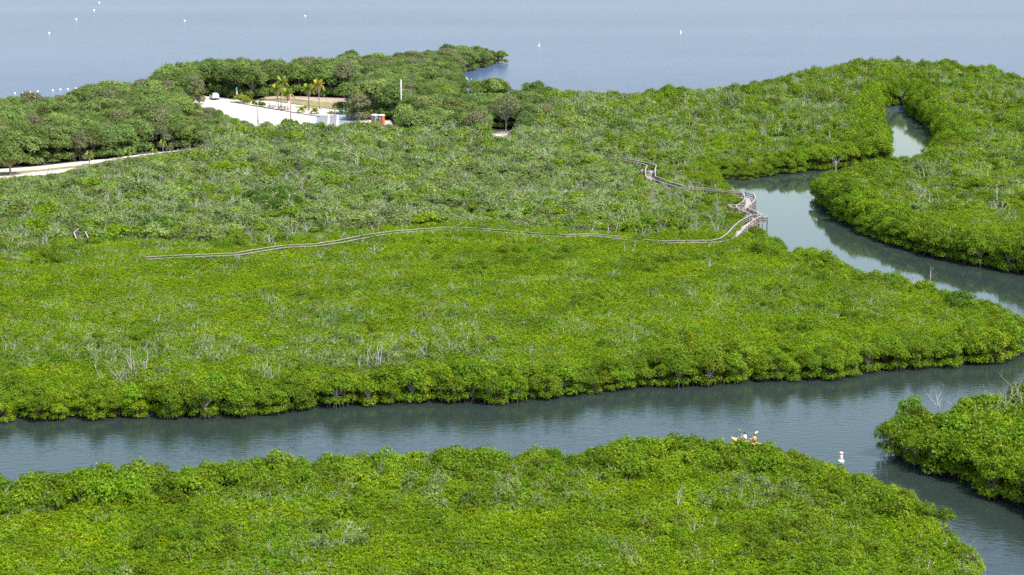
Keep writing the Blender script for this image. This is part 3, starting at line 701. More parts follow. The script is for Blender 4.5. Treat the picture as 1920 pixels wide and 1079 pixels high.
        h = np.where((px < 400) & (py < 400), np.clip(np.minimum(h, (py - rowr + np.where(px > 140, 5, 5)) / 9.0), 0.9, 9), h)
        h = np.where((dwk < 6) & (px > 262), np.clip(h, 2.2, 2.5), h)
        h = np.where(np.hypot(*(sp_ - np.array(P(156, 480, 0)[:2])).T) < 5, np.minimum(h, 1.9), h)
        k &= segdist(sp_, np.array(WALKW), False) > 1.3
        for (hx, hy) in ((156, 478), (160, 486)): k &= np.hypot(*(sp_ - np.array(P(hx, hy, 0)[:2])).T) > 2.4
        mang = k & ((px > 1080) & (rp.random(len(sp_)) < np.clip((px - 1000) / 500, 0, 0.85)))
        scr = k & ~mang
        put('M', 'scrub', sp_[scr], h[scr] / 3.2, None, rp.uniform(0.85, 1.3, scr.sum()) * np.clip(h[scr] / 3.0, 0.8, 1.35))
        put('M', 'fringe', sp_[mang], h[mang] / 3.6, None, rp.uniform(0.85, 1.3, mang.sum()) * np.clip(h[mang] / 3.2, 0.85, 1.35))
        tq = k & (rp.random(len(sp_)) < np.where(vnoise(sp_[:, 0], sp_[:, 1], 16, 9) > 0.5, 0.60, 0.24))
        put('M', 'twig', sp_[tq], h[tq] / 2.2 * rp.uniform(1.0, 1.25, tq.sum()), None, np.full(tq.sum(), 1.3))
        # --- upland woodland
        hp = jitter_grid(poly, 3.0, rp); px, py, d, n1, n2 = classify(land, hp)
        k = inpoly(hp, UPOLY) & (d > 0.8)
        for c_ in CLEAR: k &= ~(inpoly(hp, c_) | (segdist(hp, c_) < 1.6))
        h = 6.2 * (0.72 + 0.5 * n1) * rp.uniform(0.85, 1.15, len(hp))
        h = np.where((py < 200) & (px > 300) & (px < 660), 8.6 * rp.uniform(0.82, 1.1, len(hp)), h)
        front = (py > 212) & (px > 340) & (px < 760)
        h = np.where(front, np.minimum(h, 3.6 * rp.uniform(0.8, 1.1, len(hp))), h)
        h = np.where((px > 600) & (px < 960) & (py < 165), h * 0.85, h)
        h = np.where((d < 4) & ~((py < 200) & (px > 300) & (px < 660)), h * 0.85, h)
        h = np.where((px > 860) & (px < 1000) & (py > 165) & (py < 210), np.minimum(h, 3.4), h)
        h = np.where((px > 850) & (px < 965) & (py > 186) & (py < 246), np.clip(np.minimum(h, (py - 177) / 7.6), 1.4, 9), h)
        h = np.where((px > 915) & (px < 972) & (py > 262), np.clip(np.minimum(h, (py - 259) / 8.2), 0.8, 9), h)
        w = rp.uniform(0.8, 1.15, len(hp)) * np.clip(h / 6.0, 0.65, 1.3)
        for i in np.nonzero(k)[0]: IND_H.append((land, hp[i], h[i] / 6.5, w[i], px[i], py[i], d[i]))

for (x, y, z_, h_) in ((1372, 840, 3.0, 3.2), (1388, 837, 3.2, 3.75), (1402, 840, 3.2, 3.65), (1418, 841, 3.0, 3.5), (1432, 838, 3.0, 3.6), (1262, 822, 3.8, 4.3), (1245, 826, 3.6, 4.1)):
    c = P(x, y, z_); IND_M.append(('A', np.array([c.x, c.y]), h_ / 3.6, 0.95, x, y + 60, 1.0))
for (x, y, z_, h_) in ((1672, 800, 3.0, 3.6), (1688, 790, 3.2, 4.0), (1708, 762, 3.6, 4.6), (1725, 772, 3.6, 4.2), (1826, 752, 3.8, 4.4), (1910, 732, 4.0, 5.0)):
    c = P(x, y, z_); IND_M.append(('F', np.array([c.x, c.y]), h_ / 3.6, 0.95, x, y + 60, 1.0))
# individual trees: those that show largest; the rest goes into the stands
def infrm(t): return 0 < t[4] < 1920 and 60 < t[5] < 1110
def instance_tree(name, label, cat, group, parts, loc, rz, s):
    e = thing(name, label, cat, loc, rz, group, s)
    for nm, me_ in parts: link(nm, me_, e)
    return e

IND_M.sort(key=lambda t: -(infrm(t) * (1000 if t[6] < 2.6 or t[0] == 'F' else 500) * 0 + infrm(t) * scl(t[5]) * t[2] * (1.25 if t[6] < 2.6 else 0.8)))
LM = [(1535, 345, 'facing the calm reach below the lookouts'), (1570, 410, 'leaning over the widest mirror of the side channel'), (1450, 330, 'on the straight far bank of the side channel'), (1630, 445, 'where the side channel narrows'), (1500, 455, 'across from the narrowing of the side channel'), (1780, 490, 'opposite the broken branch'), (1740, 525, 'beside the broken branch'), (1300, 730, 'on the straight creek bank below the carpet'), (350, 785, 'between the pale stems and the forked snags'), (600, 770, 'between forked snags and bare white stems'), (120, 790, 'left of the pale upright stems'), (1090, 745, 'where the bank starts to rise from the bulge'), (1540, 718, 'right of the deadwood hollow'), (1740, 694, 'on the root-fringed reach'),(20, 800, 'by the cut at the creek mouth'), (235, 700, 'below the clump of pale upright stems'), (510, 700, 'below the forked white snags'), (705, 690, 'below the row of bare white stems'),
      (950, 764, 'on the small bulge of the creek bank'), (1205, 660, 'below the lone antler-shaped dead branch'), (1460, 690, 'below the hollow of tangled deadwood'), (1640, 700, 'where prop roots show under the creek bank'),
      (1860, 680, 'on the blunt end of the mangrove flat'), (1850, 560, 'on the back edge of the mangrove flat'), (1640, 510, 'by the broken branch over the side channel'), (1430, 430, 'beside the boardwalk lookout'),
      (1700, 470, 'on the outer bend of the side channel'), (1860, 505, 'on the steep bank of the side channel'), (1550, 380, 'on the corner of the side channel')]
LA = [(60, 900, 'near the tuft standing above the water'), (215, 920, 'by the bundle of pale stems'), (400, 870, 'on the gently rising edge'), (640, 850, 'on the level edge'), (900, 845, 'near the thin white stems'),
      (1140, 850, 'beside the grey leafless tree'), (1260, 820, 'on the highest bump'), (1400, 840, 'right in front of the kayak'), (1520, 890, 'facing the white channel buoy'), (1700, 960, 'on the tapering tip')]
def near(lms, x, y): return min(lms, key=lambda q: (q[0] - x) ** 2 + 4 * (q[1] - y) ** 2)[2]
def look(h, w, lo, hi): return ('low ' if h < lo else 'tall ' if h > hi else '') + ('spreading' if w > h * 1.02 else 'narrow' if w < h * 0.86 else 'rounded')
for n_, t in enumerate(IND_M):
    if n_ < 290 and infrm(t):
        i = int(rp.integers(0, NV)); cr_, tr_, ro_ = FR_parts[i]; lk = look(t[2], t[3], 0.72, 1.0)
        if t[0] == 'A': lb, gr = lk + ' mangrove edging the kayak thicket, ' + near(LA, t[4], t[5]), 'mangroves edging the kayak thicket'
        elif t[0] == 'F': lb, gr = lk + ' mangrove on the islet with bleached snags, ' + near([(1670, 850, 'at its rooted point'), (1720, 882, 'on its bank past the rooted point'), (1760, 895, 'on the middle of its bank'), (1830, 922, 'on the far end of its bank'), (1690, 820, 'by its separate crown over the water'), (1760, 830, 'below its white branched snag'), (1860, 850, 'below its tallest snags'), (1900, 900, 'in its dense inner part'), (1800, 870, 'in its bright centre')], t[4], t[5]), 'mangroves on the snag islet'
        else: lb, gr = lk + ' mangrove ' + ('at the waterline ' if t[6] < 1.3 else '') + near(LM, t[4], t[5]), 'mangroves along the creek and side channel'
        instance_tree('mangrove_tree', lb, 'mangrove', gr, (('crown', cr_), ('trunk', tr_), ('prop_roots', ro_)), (t[1][0], t[1][1], 0.0), rp.random() * 6.283, (t[3], t[3], t[2]))
    else:
        put(t[0], 'fringe', t[1][None, :], np.array([t[2]]), None, np.array([t[3]]))
LH = [(20, 300, 'behind the lone tree on the verge'), (160, 295, 'behind the squat fan palms'), (300, 275, 'behind the tan-skirted palm'), (240, 250, 'in the wood above the sand road'), (130, 262, 'in the wood around the bright lime tree'), (320, 240, 'in the wood between road bend and shore'), (170, 230, 'below the domed shore tree'), (90, 275, 'just behind the verge'), (60, 240, 'in the grey-stemmed wood above the verge'), (380, 250, 'at the bend of the sand road'),
      (60, 210, 'on the bay shore behind the float line'), (240, 200, 'on the bay shore by the end of the float line'), (380, 200, 'beside the white car'), (440, 185, 'behind the feather flag'), (540, 180, 'behind the coconut palms'), (620, 180, 'behind the lawn strip'),
      (480, 268, 'in front of the lot by the reddish poles'), (600, 270, 'in front of the striped grey pad'), (700, 215, 'behind the portable toilets'), (760, 230, 'beside the tall bare pole'), (720, 150, 'on the root of the wooded point'), (850, 135, 'on the wooded point'), (940, 120, 'on the tip of the wooded point'),
      (800, 190, 'between the bare pole and the cove'), (840, 250, 'along the sand path'), (945, 240, 'around the sandy gap in the path'), (900, 190, 'by the pale boulders above the cove'), (990, 230, 'at the inland edge of the wood')]
IND_H.sort(key=lambda t: -(infrm(t) * scl(t[5]) * t[2]))
for n_, t in enumerate(IND_H):
    if n_ < 290 and infrm(t):
        i = int(rp.integers(0, NV)); cr_, tr_ = HW_parts[i]
        lb, gr = look(t[2], t[3], 0.75, 1.05) + ' broadleaf tree ' + near(LH, t[4], t[5]), 'broadleaf trees of the coastal wood'
        instance_tree('broadleaf_tree', lb, 'tree', gr, (('crown', cr_), ('trunk', tr_)), (t[1][0], t[1][1], 0.0), rp.random() * 6.283, (t[3], t[3], t[2]))
    else:
        put('M', 'hardwood', t[1][None, :], np.array([t[2]]), None, np.array([t[3]]))

SNAME = {('A', 'dwarf'): ('mangrove_thicket', 'dense low yellow-green mangrove thicket hiding the kayak', 'mangroves'), ('A', 'fringe'): ('mangrove_stand', 'taller mangroves massed behind the edge of the kayak thicket', 'mangroves'),
         ('A', 'twig'): ('dead_twigs', 'grey dead twigs poking through the kayak thicket', 'twigs'), ('F', 'fringe'): ('mangrove_stand', 'mangroves massed inside the snag islet', 'mangroves'),
         ('M', 'dwarf'): ('mangrove_thicket', 'flat carpet of dwarf mangrove between creek and boardwalk', 'mangroves'), ('M', 'fringe'): ('mangrove_stand', 'mangrove stands around the side channel and bay shore', 'mangroves'),
         ('M', 'twig'): ('dead_twigs', 'grey dead twigs scattered over the boardwalk flat', 'twigs'), ('M', 'scrub'): ('mangrove_scrub', 'grey-green scrub mangrove beyond the boardwalk', 'mangroves'),
         ('B', 'scrub'): ('mangrove_scrub', 'grey-green scrub among the pale stems above the creek bank', 'mangroves'), ('A', 'scrub'): ('mangrove_scrub', 'grey-green scrub patches in the kayak thicket', 'mangroves'),
         ('M', 'hardwood'): ('woodland', 'coastal woodland mass around the sand lot', 'woodland')}
for (land, kind), lst in STUFF.items():
    pts = np.vstack([a[0] for a in lst]); h = np.concatenate([np.atleast_1d(a[1]) for a in lst]); w = np.concatenate([np.atleast_1d(a[2]) for a in lst])
    n = len(pts)
    if n == 0: continue
    rot = np.column_stack([rp.normal(0, 0.04, n), rp.normal(0, 0.04, n), rp.random(n) * 6.283])
    nm, lb, ct = SNAME[(land, kind)]
    print('STUFF', land, kind, n)
    scatter_obj(nm, kind, pts, np.zeros(n), rot, np.column_stack([w, w, h]), rp.integers(0, len(COLS[kind].objects), n), lb, ct)
print('IND', len(IND_M), len(IND_H))
#DETAILS
# ------------------------------------------------------------------ boardwalk
def resample(path, step):
    path = [Vector((p[0], p[1], 0)) for p in path]; out = [path[0]]
    for a, b in zip(path[:-1], path[1:]):
        L = (b - a).length; n = max(1, round(L / step))
        for k in range(1, n + 1): out.append(a.lerp(b, k / n))
    return out
def boardwalk(path, label, group=None):
    o = Vector((path[0][0], path[0][1], 0)); root = thing('boardwalk', label, 'boardwalk', o, 0, group)
    st = resample(path, 2.4); half = 0.85; pl = MB(); nrm = []
    for i, p in enumerate(st):
        t = (st[min(i + 1, len(st) - 1)] - st[max(i - 1, 0)]).normalized(); nrm.append(Vector((-t.y, t.x, 0)))
    rr = np.random.default_rng(5)
    for i in range(len(st) - 1):                                   # deck planks laid across
        a, b = st[i] - o, st[i + 1] - o; L = (b - a).length; n = max(1, int(L / 0.16))
        for k in range(n):
            c = a.lerp(b, (k + 0.5) / n); nn = nrm[i].lerp(nrm[i + 1], (k + 0.5) / n).normalized()
            pl.beam(c - nn * half + Vector((0, 0, DZ)), c + nn * half + Vector((0, 0, DZ + rr.normal(0, 0.004))), L / n - 0.012, 0.045)
    tag(pl.build('deck_planks', M['woodcap'], root), kind='stuff')
    post = MB().box((0, 0, -0.45), (0.11, 0.11, 3.05)).mesh('rail_post', M['wooddark'])     # runs from the mud to the handrail
    for sgn in (-1, 1):
        for i, p in enumerate(st):
            q = p + nrm[i] * (sgn * (half + 0.06)) - o
            link('rail_post', post, root, (q.x, q.y, RZ - 1.12))
            if i < len(st) - 1:
                q2 = st[i + 1] + nrm[i + 1] * (sgn * (half + 0.06)) - o
                up = Vector((0, 0, 1))
                MB().beam(q + up * (RZ + 0.03), q2 + up * (RZ + 0.03), 0.17, 0.05).build('handrail', M['woodcap'], root)
                m_ = MB(); m_.beam(q + up * (RZ - 0.36), q2 + up * (RZ - 0.36), 0.05, 0.14); m_.beam(q + up * (RZ - 0.72), q2 + up * (RZ - 0.72), 0.05, 0.14)
                m_.build('mid_rails', M['wood'], root)
                MB().beam(q + up * (DZ - 0.14), q2 + up * (DZ - 0.14), 0.07, 0.2).build('joist', M['wooddark'], root)
    return root
boardwalk(WALK, 'long weathered timber boardwalk winding across the dwarf mangrove flat', 'boardwalk sections')
boardwalk(WALKW, 'short timber boardwalk stub with pale deck alone in the scrub', 'boardwalk sections')
boardwalk(WALK2, 'zigzag timber boardwalk with lookouts above the side channel', 'boardwalk sections')
def platform(px, py, rz, w, d, open_side, label):
    c = P(px, py, DZ); root = thing('lookout_platform', label, 'platform', (c.x, c.y, 0), rz)
    pl = MB(); n = int(d / 0.16)
    for k in range(n): pl.box((0, -d / 2 + (k + 0.5) * d / n, DZ + 0.05), (w, d / n - 0.012, 0.045))
    tag(pl.build('deck_planks', M['woodcap'], root), kind='stuff')
    cs = [(-w / 2, -d / 2), (w / 2, -d / 2), (w / 2, d / 2), (-w / 2, d / 2)]
    for i in range(4):
        a, b = cs[i], cs[(i + 1) % 4]
        MB().box((a[0], a[1], RZ / 2), (0.12, 0.12, RZ)).build('rail_post', M['wooddark'], root)
        if i == open_side: continue
        MB().beam((a[0], a[1], RZ + 0.07), (b[0], b[1], RZ + 0.07), 0.2, 0.06).build('handrail', M['woodcap'], root)
        MB().beam((a[0], a[1], RZ - 0.36), (b[0], b[1], RZ - 0.36), 0.05, 0.14).build('mid_rail', M['wood'], root)
        MB().beam((a[0], a[1], RZ - 0.74), (b[0], b[1], RZ - 0.74), 0.05, 0.14).build('mid_rail', M['wood'], root)
    b_ = MB(); b_.box((0, d / 2 - 0.35, DZ + 0.47), (w * 0.7, 0.32, 0.06)); b_.box((-w * 0.28, d / 2 - 0.35, DZ + 0.26), (0.08, 0.28, 0.36)); b_.box((w * 0.28, d / 2 - 0.35, DZ + 0.26), (0.08, 0.28, 0.36))
    b_.build('bench', M['wood'], root)
platform(1421, 418, 0.5, 2.1, 2.3, 3, 'square lookout of the zigzag boardwalk overhanging the open water')
platform(1384, 399, 0.15, 2.8, 2.6, 1, 'lookout tucked among mangroves halfway along the zigzag boardwalk')
platform(1216, 331, -0.2, 2.6, 2.6, 2, 'lookout at the inland end of the zigzag boardwalk')

# ------------------------------------------------------------------ dead trees
SNAG = []
for i in range(10):
    r = np.random.default_rng(1200 + i); tr = MB(); br = MB(); style = i % 5
    def stem(p, d, ln, rad, dep):
        q = Vector(p); dd = Vector(d).normalized(); pts = [q.copy()]; rad_ = [rad]
        for k in range(5):
            dd = (dd + Vector((r.normal(0, 0.10), r.normal(0, 0.10), 0.05))).normalized(); q = q + dd * ln / 5; pts.append(q.copy()); rad_.append(rad * (1 - 0.15 * (k + 1)))
        tr.tube(pts, rad_, 6)
        for k in range(dep):
            j = int(r.integers(2, 6)); a = r.random() * 6.283
            twig_mesh(br, r, pts[j], (math.cos(a) * 0.8, math.sin(a) * 0.8, 0.55 + 0.5 * r.random()), ln * (0.25 + 0.2 * r.random()), rad_[j] * 0.7, 1, 0, 4)
    if style == 0: stem((0, 0, 0), (0.05, 0, 1), 1.0, 0.029, 5)
    elif style == 1:
        for k in range(3): stem((0.07 * k - 0.1, 0.03 * k, 0), (0.22 * (k - 1.5) + r.normal(0, 0.05), r.normal(0, 0.15), 1), 0.8 + 0.3 * r.random(), 0.021, 2)
    elif style == 2: stem((0, 0, 0), (0.35, 0.1, 1), 0.75, 0.031, 4); stem((0, 0, 0), (-0.45, 0.1, 0.9), 0.8, 0.024, 4)
    elif style == 3:
        for k in range(4): stem((0.08 * k - 0.15, 0.05 * r.random(), 0), (r.normal(0.05, 0.12), r.normal(0, 0.1), 1), 0.75 + 0.35 * r.random(), 0.016, 1)
    else: stem((0, 0, 0), (0.15, -0.1, 1), 0.6, 0.034, 8)
    SNAG.append((tr.mesh('snag_trunk', M['dead']), br.mesh('snag_branch', M['dead']), tr.mesh('snag_trunk', M['deadbrown']), br.mesh('snag_branch', M['deadbrown'])))
def snag(px, py, hpx, style, label, group=None, zc=2.0, brown=False, wide=1.0, rz=None):
    c = P(px, py, zc); h = zc * 0.8 + hpx / scl(py + zc * scl(py)); z0 = 0.0
    a, b, a2, b2 = SNAG[style % 10]
    if brown: a, b = a2, b2
    e = thing('dead_tree', label, 'dead tree', (c.x, c.y, z0), rp.random() * 6.283 if rz is None else rz, group, (h * wide, h * wide, h))
    link('trunk', a, e); link('branches', b, e)['kind'] = 'stuff'
for (x, y, h, st_) in ((207, 716, 44, 3), (223, 722, 40, 3), (236, 716, 36, 1), (247, 706, 48, 5), (258, 700, 44, 3), (268, 690, 34, 8)):
    snag(x, y, h, st_, 'pale upright dead stem in the tallest clump over the creek bank', 'clump of pale upright stems')
for (x, y, h, st_) in ((497, 714, 46, 2), (509, 704, 40, 1), (521, 706, 34, 7), (486, 700, 30, 6)):
    snag(x, y, h, st_, 'forked white snag spreading low above the creek bank', 'forked white snags')
for (x, y, h, st_) in ((688, 693, 40, 1), (697, 690, 44, 3), (708, 686, 42, 0), (716, 686, 42, 3), (728, 694, 34, 2)):
    snag(x, y, h, st_, 'bare white stem in the row of straight snags', 'row of bare white stems')
snag(110, 690, 26, 2, 'grey forked snag beside the palest bushes of the bank', wide=1.4)
snag(745, 660, 26, 6, 'thin grey snag behind the row of straight stems'); snag(762, 662, 30, 2, 'grey snag with curled top near the straight stems')
snag(800, 668, 30, 5, 'single white bent snag standing alone in the carpet'); snag(840, 662, 28, 6, 'small double snag right of the bent white one'); snag(872, 668, 30, 4, 'grey twiggy snag in a pale bush')
snag(993, 670, 20, 0, 'short stub snag in bright carpet'); snag(934, 684, 18, 5, 'short pinkish stub snag near the bank', brown=True)
snag(1205, 644, 24, 7, 'lone antler-shaped dead branch in the carpet', wide=1.5)
for (x, y, h, st_) in ((1446, 672, 12, 4), (1456, 666, 14, 9), (1467, 672, 14, 4), (1477, 668, 14, 9), (1452, 678, 12, 4), (1463, 680, 12, 9), (1474, 679, 12, 4)):
    snag(x, y, h, st_, 'tangled brown deadwood filling the dark hollow', 'deadwood in the hollow', 1.2, True, 1.7)
snag(1744, 518, 18, 5, 'broken branch poking out over the side channel', wide=1.2); snag(1712, 514, 12, 9, 'brown snag lying on the channel edge', brown=True)
for (x, y, h, st_, lb) in ((1762, 762, 44, 0, 'white branched snag at the back of the islet'), (1800, 765, 36, 6, 'low twiggy snag of the islet beside the white branched one'), (1866, 790, 84, 2, 'tallest bleached forked snag on the islet'),
                          (1882, 796, 74, 5, 'straight bleached pole snag on the islet'), (1868, 805, 30, 0, 'short bleached stub below the tall islet snags'), (1836, 790, 40, 1, 'leaning split snag on the islet'), (1902, 770, 56, 6, 'feathery grey snag near the straight islet pole'), (1915, 776, 50, 0, 'slim grey snag beside the feathery one')):
    snag(x, y - 6, h * 0.85, st_, lb, zc=3.4)
for (x, y, h, st_, lb) in ((1140, 898, 52, 2, 'large grey leafless tree on the kayak thicket edge'), (968, 902, 34, 5, 'thin white stem near the kayak thicket edge'), (976, 900, 24, 3, 'pair of slim white stems beside the thin one'),
                          (14, 945, 34, 5, 'white leaning stem by the water tuft'), (156, 918, 20, 2, 'small forked snag left of the pale bundle'), (192, 922, 22, 1, 'slim forked snag beside the pale bundle'),
                          (242, 925, 18, 5, 'single short stem right of the pale bundle'), (1338, 985, 40, 2, 'white two-armed snag in bright foliage'), (1312, 1050, 30, 5, 'bent white branch low in the carpet'), (1408, 935, 32, 7, 'brownish forked branch by a dark gap'),
                          (1270, 950, 40, 5, 'tall thin dead stem with drooping twigs'), (1072, 1050, 24, 2, 'tiny forked snag in the open carpet'), (366, 1040, 24, 1, 'small bunch of dead stems in the carpet'), (450, 940, 40, 4, 'twiggy grey dead bush beside bright foliage'), (1300, 1000, 34, 6, 'crooked grey snag below the two-armed one')):
    snag(x, y, h, st_, lb)
for k in range(7): snag(204 + 3.2 * k, 930 + (k % 3), 24, (3, 5)[k % 2], 'pale straight stem in the bundle leaning over bright foliage', 'bundle of pale stems', wide=0.8)
far = [(670, 310, 26, 0), (790, 392, 22, 4), (1160, 385, 22, 1), (1182, 405, 18, 5), (1240, 432, 34, 3), (1330, 498, 20, 0), (1738, 325, 26, 1), (1836, 345, 16, 4), (1868, 372, 26, 0), (1880, 378, 22, 2), (1900, 386, 14, 9), (1676, 380, 12, 9), (840, 300, 26, 2), (905, 295, 20, 4), (480, 425, 24, 4),
       (60, 395, 26, 4), (110, 385, 22, 2), (160, 370, 24, 6), (330, 330, 20, 9), (400, 350, 20, 4), (1090, 330, 22, 2), (1030, 300, 26, 6), (985, 290, 24, 2), (1120, 300, 24, 1), (1395, 255, 26, 2), (1440, 250, 24, 6), (1480, 245, 26, 1), (1520, 270, 20, 4), (1590, 250, 20, 0), (1270, 370, 26, 3), (1150, 430, 24, 1)]
rs = np.random.default_rng(77)
while len(far) < 150:
    x = rs.uniform(0, 1400); y = rs.uniform(300, 470)
    if vnoise(np.array([x]), np.array([y * 2.2]), 130, 31)[0] < 0.45: continue
    w_ = np.array(P(x, y, 2.0)[:2])[None, :]
    if segdist(w_, WALKP, False)[0] < 4 or not inpoly(w_, POLY['M'])[0] or any(inpoly(w_, c_)[0] for c_ in CLEAR) or inpoly(w_, UPOLY)[0]: continue
    far.append((x, y, rs.uniform(12, 24), int(rs.integers(0, 10))))
while len(far) < 200:
    x = rs.uniform(1250, 1920); y = rs.uniform(150, 460)
    w_ = np.array(P(x, y, 2.0)[:2])[None, :]
    if not inpoly(w_, POLY['M'])[0] or segdist(w_, POLY['M'])[0] < 5: continue
    far.append((x, y, rs.uniform(12, 24), int(rs.integers(0, 10))))
sty = ('much-branched', 'many-stemmed', 'two-forked', 'thin-stemmed', 'bushy')
for (x, y, h, st_) in far:
    reg = 'beyond the side channel' if x > 1400 else 'near the zigzag boardwalk' if x > 1050 else 'in the scrub below the sand path' if x > 640 else 'in the scrub below the sand lot' if x > 330 else 'in the scrub below the sand road'
    snag(x, y, h, st_, ('short ' if h < 16 else 'tall ' if h > 22 else '') + sty[st_ % 5] + ' grey snag ' + reg, 'grey snags in the scrub', zc=2.6 if x < 1400 else 3.6, wide=1.15)
for k in range(8): snag(1545 + 14 * k + rs.uniform(-4, 4), 128 - 1.5 * k, 14, (4, 9)[k % 2], 'reddish leafless bush on the far bay shore crest', 'leafless bushes on the crest', 5.0, True, 1.0)

# ------------------------------------------------------------------ single trees with a look of their own
def remat(me_, m): q = me_.copy(); q.materials[0] = m; return q
def solo(px, py, hm, wm, i, label, m=None, name='broadleaf_tree'):
    c = P(px, py, 0.1); cr_, tr_ = HW_parts[i]
    if m: cr_ = remat(cr_, m)
    instance_tree(name, label, 'tree', None, (('crown', cr_), ('trunk', tr_)), (c.x, c.y, 0.1), rp.random() * 6.283, (wm / 5.4, wm / 5.4, hm / 6.5))
# lone tree on the verge: clear trunk
r = np.random.default_rng(31); c = P(20, 328, 0.13); e = thing('shade_tree', 'lone dense tree with a reddish trunk on the grass verge', 'tree', (c.x, c.y, 0.13))
lob = [((1.7 * math.cos(a), 1.7 * math.sin(a), 3.2 + 0.5 * (k % 2)), (1.5, 1.5, 1.2)) for k, a in enumerate(np.arange(6) * 1.047)] + [((0, 0, 4.6), (1.9, 1.9, 1.4)), ((0.6, 0.3, 5.3), (1.2, 1.2, 0.9))]
cc, nn, tt = lobes_crown(r, lob, 12, yellow=0.0); v, tn = leaves(cc, nn, 5, 0.30, 0.18, 0.4, tt, r)
link('crown', leafmesh('crown', v, tn, M['hardwood']), e); mb = MB(); wood_limbs(mb, r, [l[0] for l in lob], rad=0.2, fork=0.33); mb.build('trunk', M['redwood'], e)
solo(330, 200, 8.6, 8.5, 1, 'large spreading tree on the shore beside the white car'); solo(360, 196, 7.4, 6.5, 2, 'olive-tinged tree beside the white car', M['olive'])
solo(925, 183, 5.2, 7.0, 5, 'lone rounded grey-green tree above the cove by the boulders', M['scrub']); solo(672, 226, 6.4, 5.6, 4, 'olive yellow tree behind the portable toilets', M['olive'])
solo(700, 222, 9.5, 9.0, 5, 'big dark tree shading the portable toilets'); solo(655, 214, 8.0, 7.0, 6, 'dark tree at the edge of the lawn strip'); solo(735, 224, 8.6, 7.5, 0, 'big dark tree beside the tall bare pole')
solo(835, 214, 6.6, 6.5, 1, 'lime green tree between bare pole and cove', M['lime']); solo(210, 214, 8.4, 9, 7, 'domed tree cresting the shore behind the float line'); solo(165, 218, 7.4, 7, 3, 'rounded tree next to the domed shore tree')
solo(118, 300, 5.5, 3.5, 2, 'bright lime tree in the wood above the verge', M['lime']); 
r = np.random.default_rng(37); c = P(949, 250, 0.13); e = thing('shade_tree', 'tall grey-olive tree with a bare twisted trunk at the sandy gap', 'tree', (c.x, c.y, 0.12))
lob = [((2.3 * math.cos(a), 2.3 * math.sin(a), 5.6 + 0.8 * (k % 2)), (1.5, 1.5, 1.1)) for k, a in enumerate(np.arange(6) * 1.047)] + [((-.6, 0, 7.4), (1.9, 1.9, 1.3)), ((0.9, 0.3, 7.6), (1.3, 1.3, 0.9)), ((-2.9, 0, 5.0), (1.2, 1.2, .9))]
cc, nn, tt = lobes_crown(r, lob, 9, yellow=0.0); v, tn = leaves(cc, nn, 5, 0.30, 0.14, 0.4, tt, r)
link('crown', leafmesh('crown', v, tn, M['olive']), e); mb = MB(); wood_limbs(mb, r, [l[0] for l in lob], rad=0.2, fork=0.4); mb.build('trunk', M['bark'], e)
solo(985, 246, 6.5, 5.5, 4, 'olive tree next to the tall grey one', M['olive'])
solo(548, 262, 4.2, 4.0, 5, 'grey-green young tree in front of the thicker reddish pole', M['olive'])

M['darkgreen'] = leafmat('dark_mangrove_leaf', (0.018, 0.052, 0.004), (0.045, 0.115, 0.008), (0.095, 0.185, 0.014), (0.14, 0.22, 0.02), (0.035, 0.10, 0.008), rnd=0.2)
DKM = [remat(q[0], M['darkgreen']) for q in FR_parts]
rd = np.random.default_rng(91)
for (x0, y0, n_, sx, sy, lb) in ((505, 405, 16, 55, 16, 'dark green mangrove in the broad dark clump above the boardwalk'), (300, 452, 9, 45, 12, 'dark green mangrove in the clump by the boardwalk start'), (590, 330, 6, 40, 8, 'dark green mangrove in the small dark clump below the lot'),
                                 (1170, 272, 10, 45, 8, 'dark green mangrove in the dark clump inland of the lookouts'), (1800, 600, 5, 18, 8, 'dark green mangrove in the dark knot on the blunt end of the flat')):
    for k in range(n_):
        x, y = x0 + rd.normal(0, sx * 0.5), y0 + rd.normal(0, sy * 0.5); c = P(x, y, 0.0); i = int(rd.integers(0, NV)); hh = rd.uniform(0.98, 1.18) * (1.3 if y < 300 else 0.85 if y > 550 else 1.0); ww = rd.uniform(1.05, 1.5)
        if segdist(np.array([[c.x, c.y]]), WALKP, False)[0] < 4: continue
        instance_tree('mangrove_tree', lb, 'mangrove', 'dark clump ' + str((505, 300, 590, 1170, 1800).index(x0) + 1).replace('1', 'above the boardwalk').replace('2', 'by the boardwalk start').replace('3', 'below the lot').replace('4', 'inland of the lookouts').replace('5', 'on the blunt end'), (('crown', DKM[i]), ('trunk', FR_parts[i][1]), ('prop_roots', FR_parts[i][2])), (c.x, c.y, 0.0), rd.random() * 6.283, (ww, ww, hh))

# ------------------------------------------------------------------ palms
def frond_mesh(seed, ln, droop, m):
    r = np.random.default_rng(seed); n = 13; V = []; T = []; mb = MB(); pts = []
    for k in range(n + 1):
        t = k / n; pts.append(Vector((ln * t * (1 - 0.18 * t), 0, ln * (0.38 * t - droop * t * t))))
    mb.tube(pts, [0.03 * (1 - 0.8 * k / n) for k in range(n + 1)], 3)
    for k in range(1, n + 1):
        for sd_ in (-1, 1):
            L = ln * 0.30 * math.sin(math.pi * min(1, 0.12 + 0.8 * k / n)) + 0.12; p = pts[k]; d = Vector((0.45, sd_ * 0.8, -0.45)).normalized(); w_ = Vector((0.11, 0, 0.03))
            V += [p - w_, p + w_, p + d * L + w_ * 0.3, p + d * L - w_ * 0.3]; T += [float(np.clip(0.55 + r.normal(0, 0.2), 0, 0.95))] * 4
    return leafmesh('frond', np.array([tuple(q) for q in V]), np.array(T), m, mb, M['palmtrunk'])
FRO = {k: [frond_mesh(j, 1.9, dr, M[k]) for j, dr in enumerate((0.15, 0.55, 0.95, 1.25))] for k in ('palmleaf', 'palmgold')}
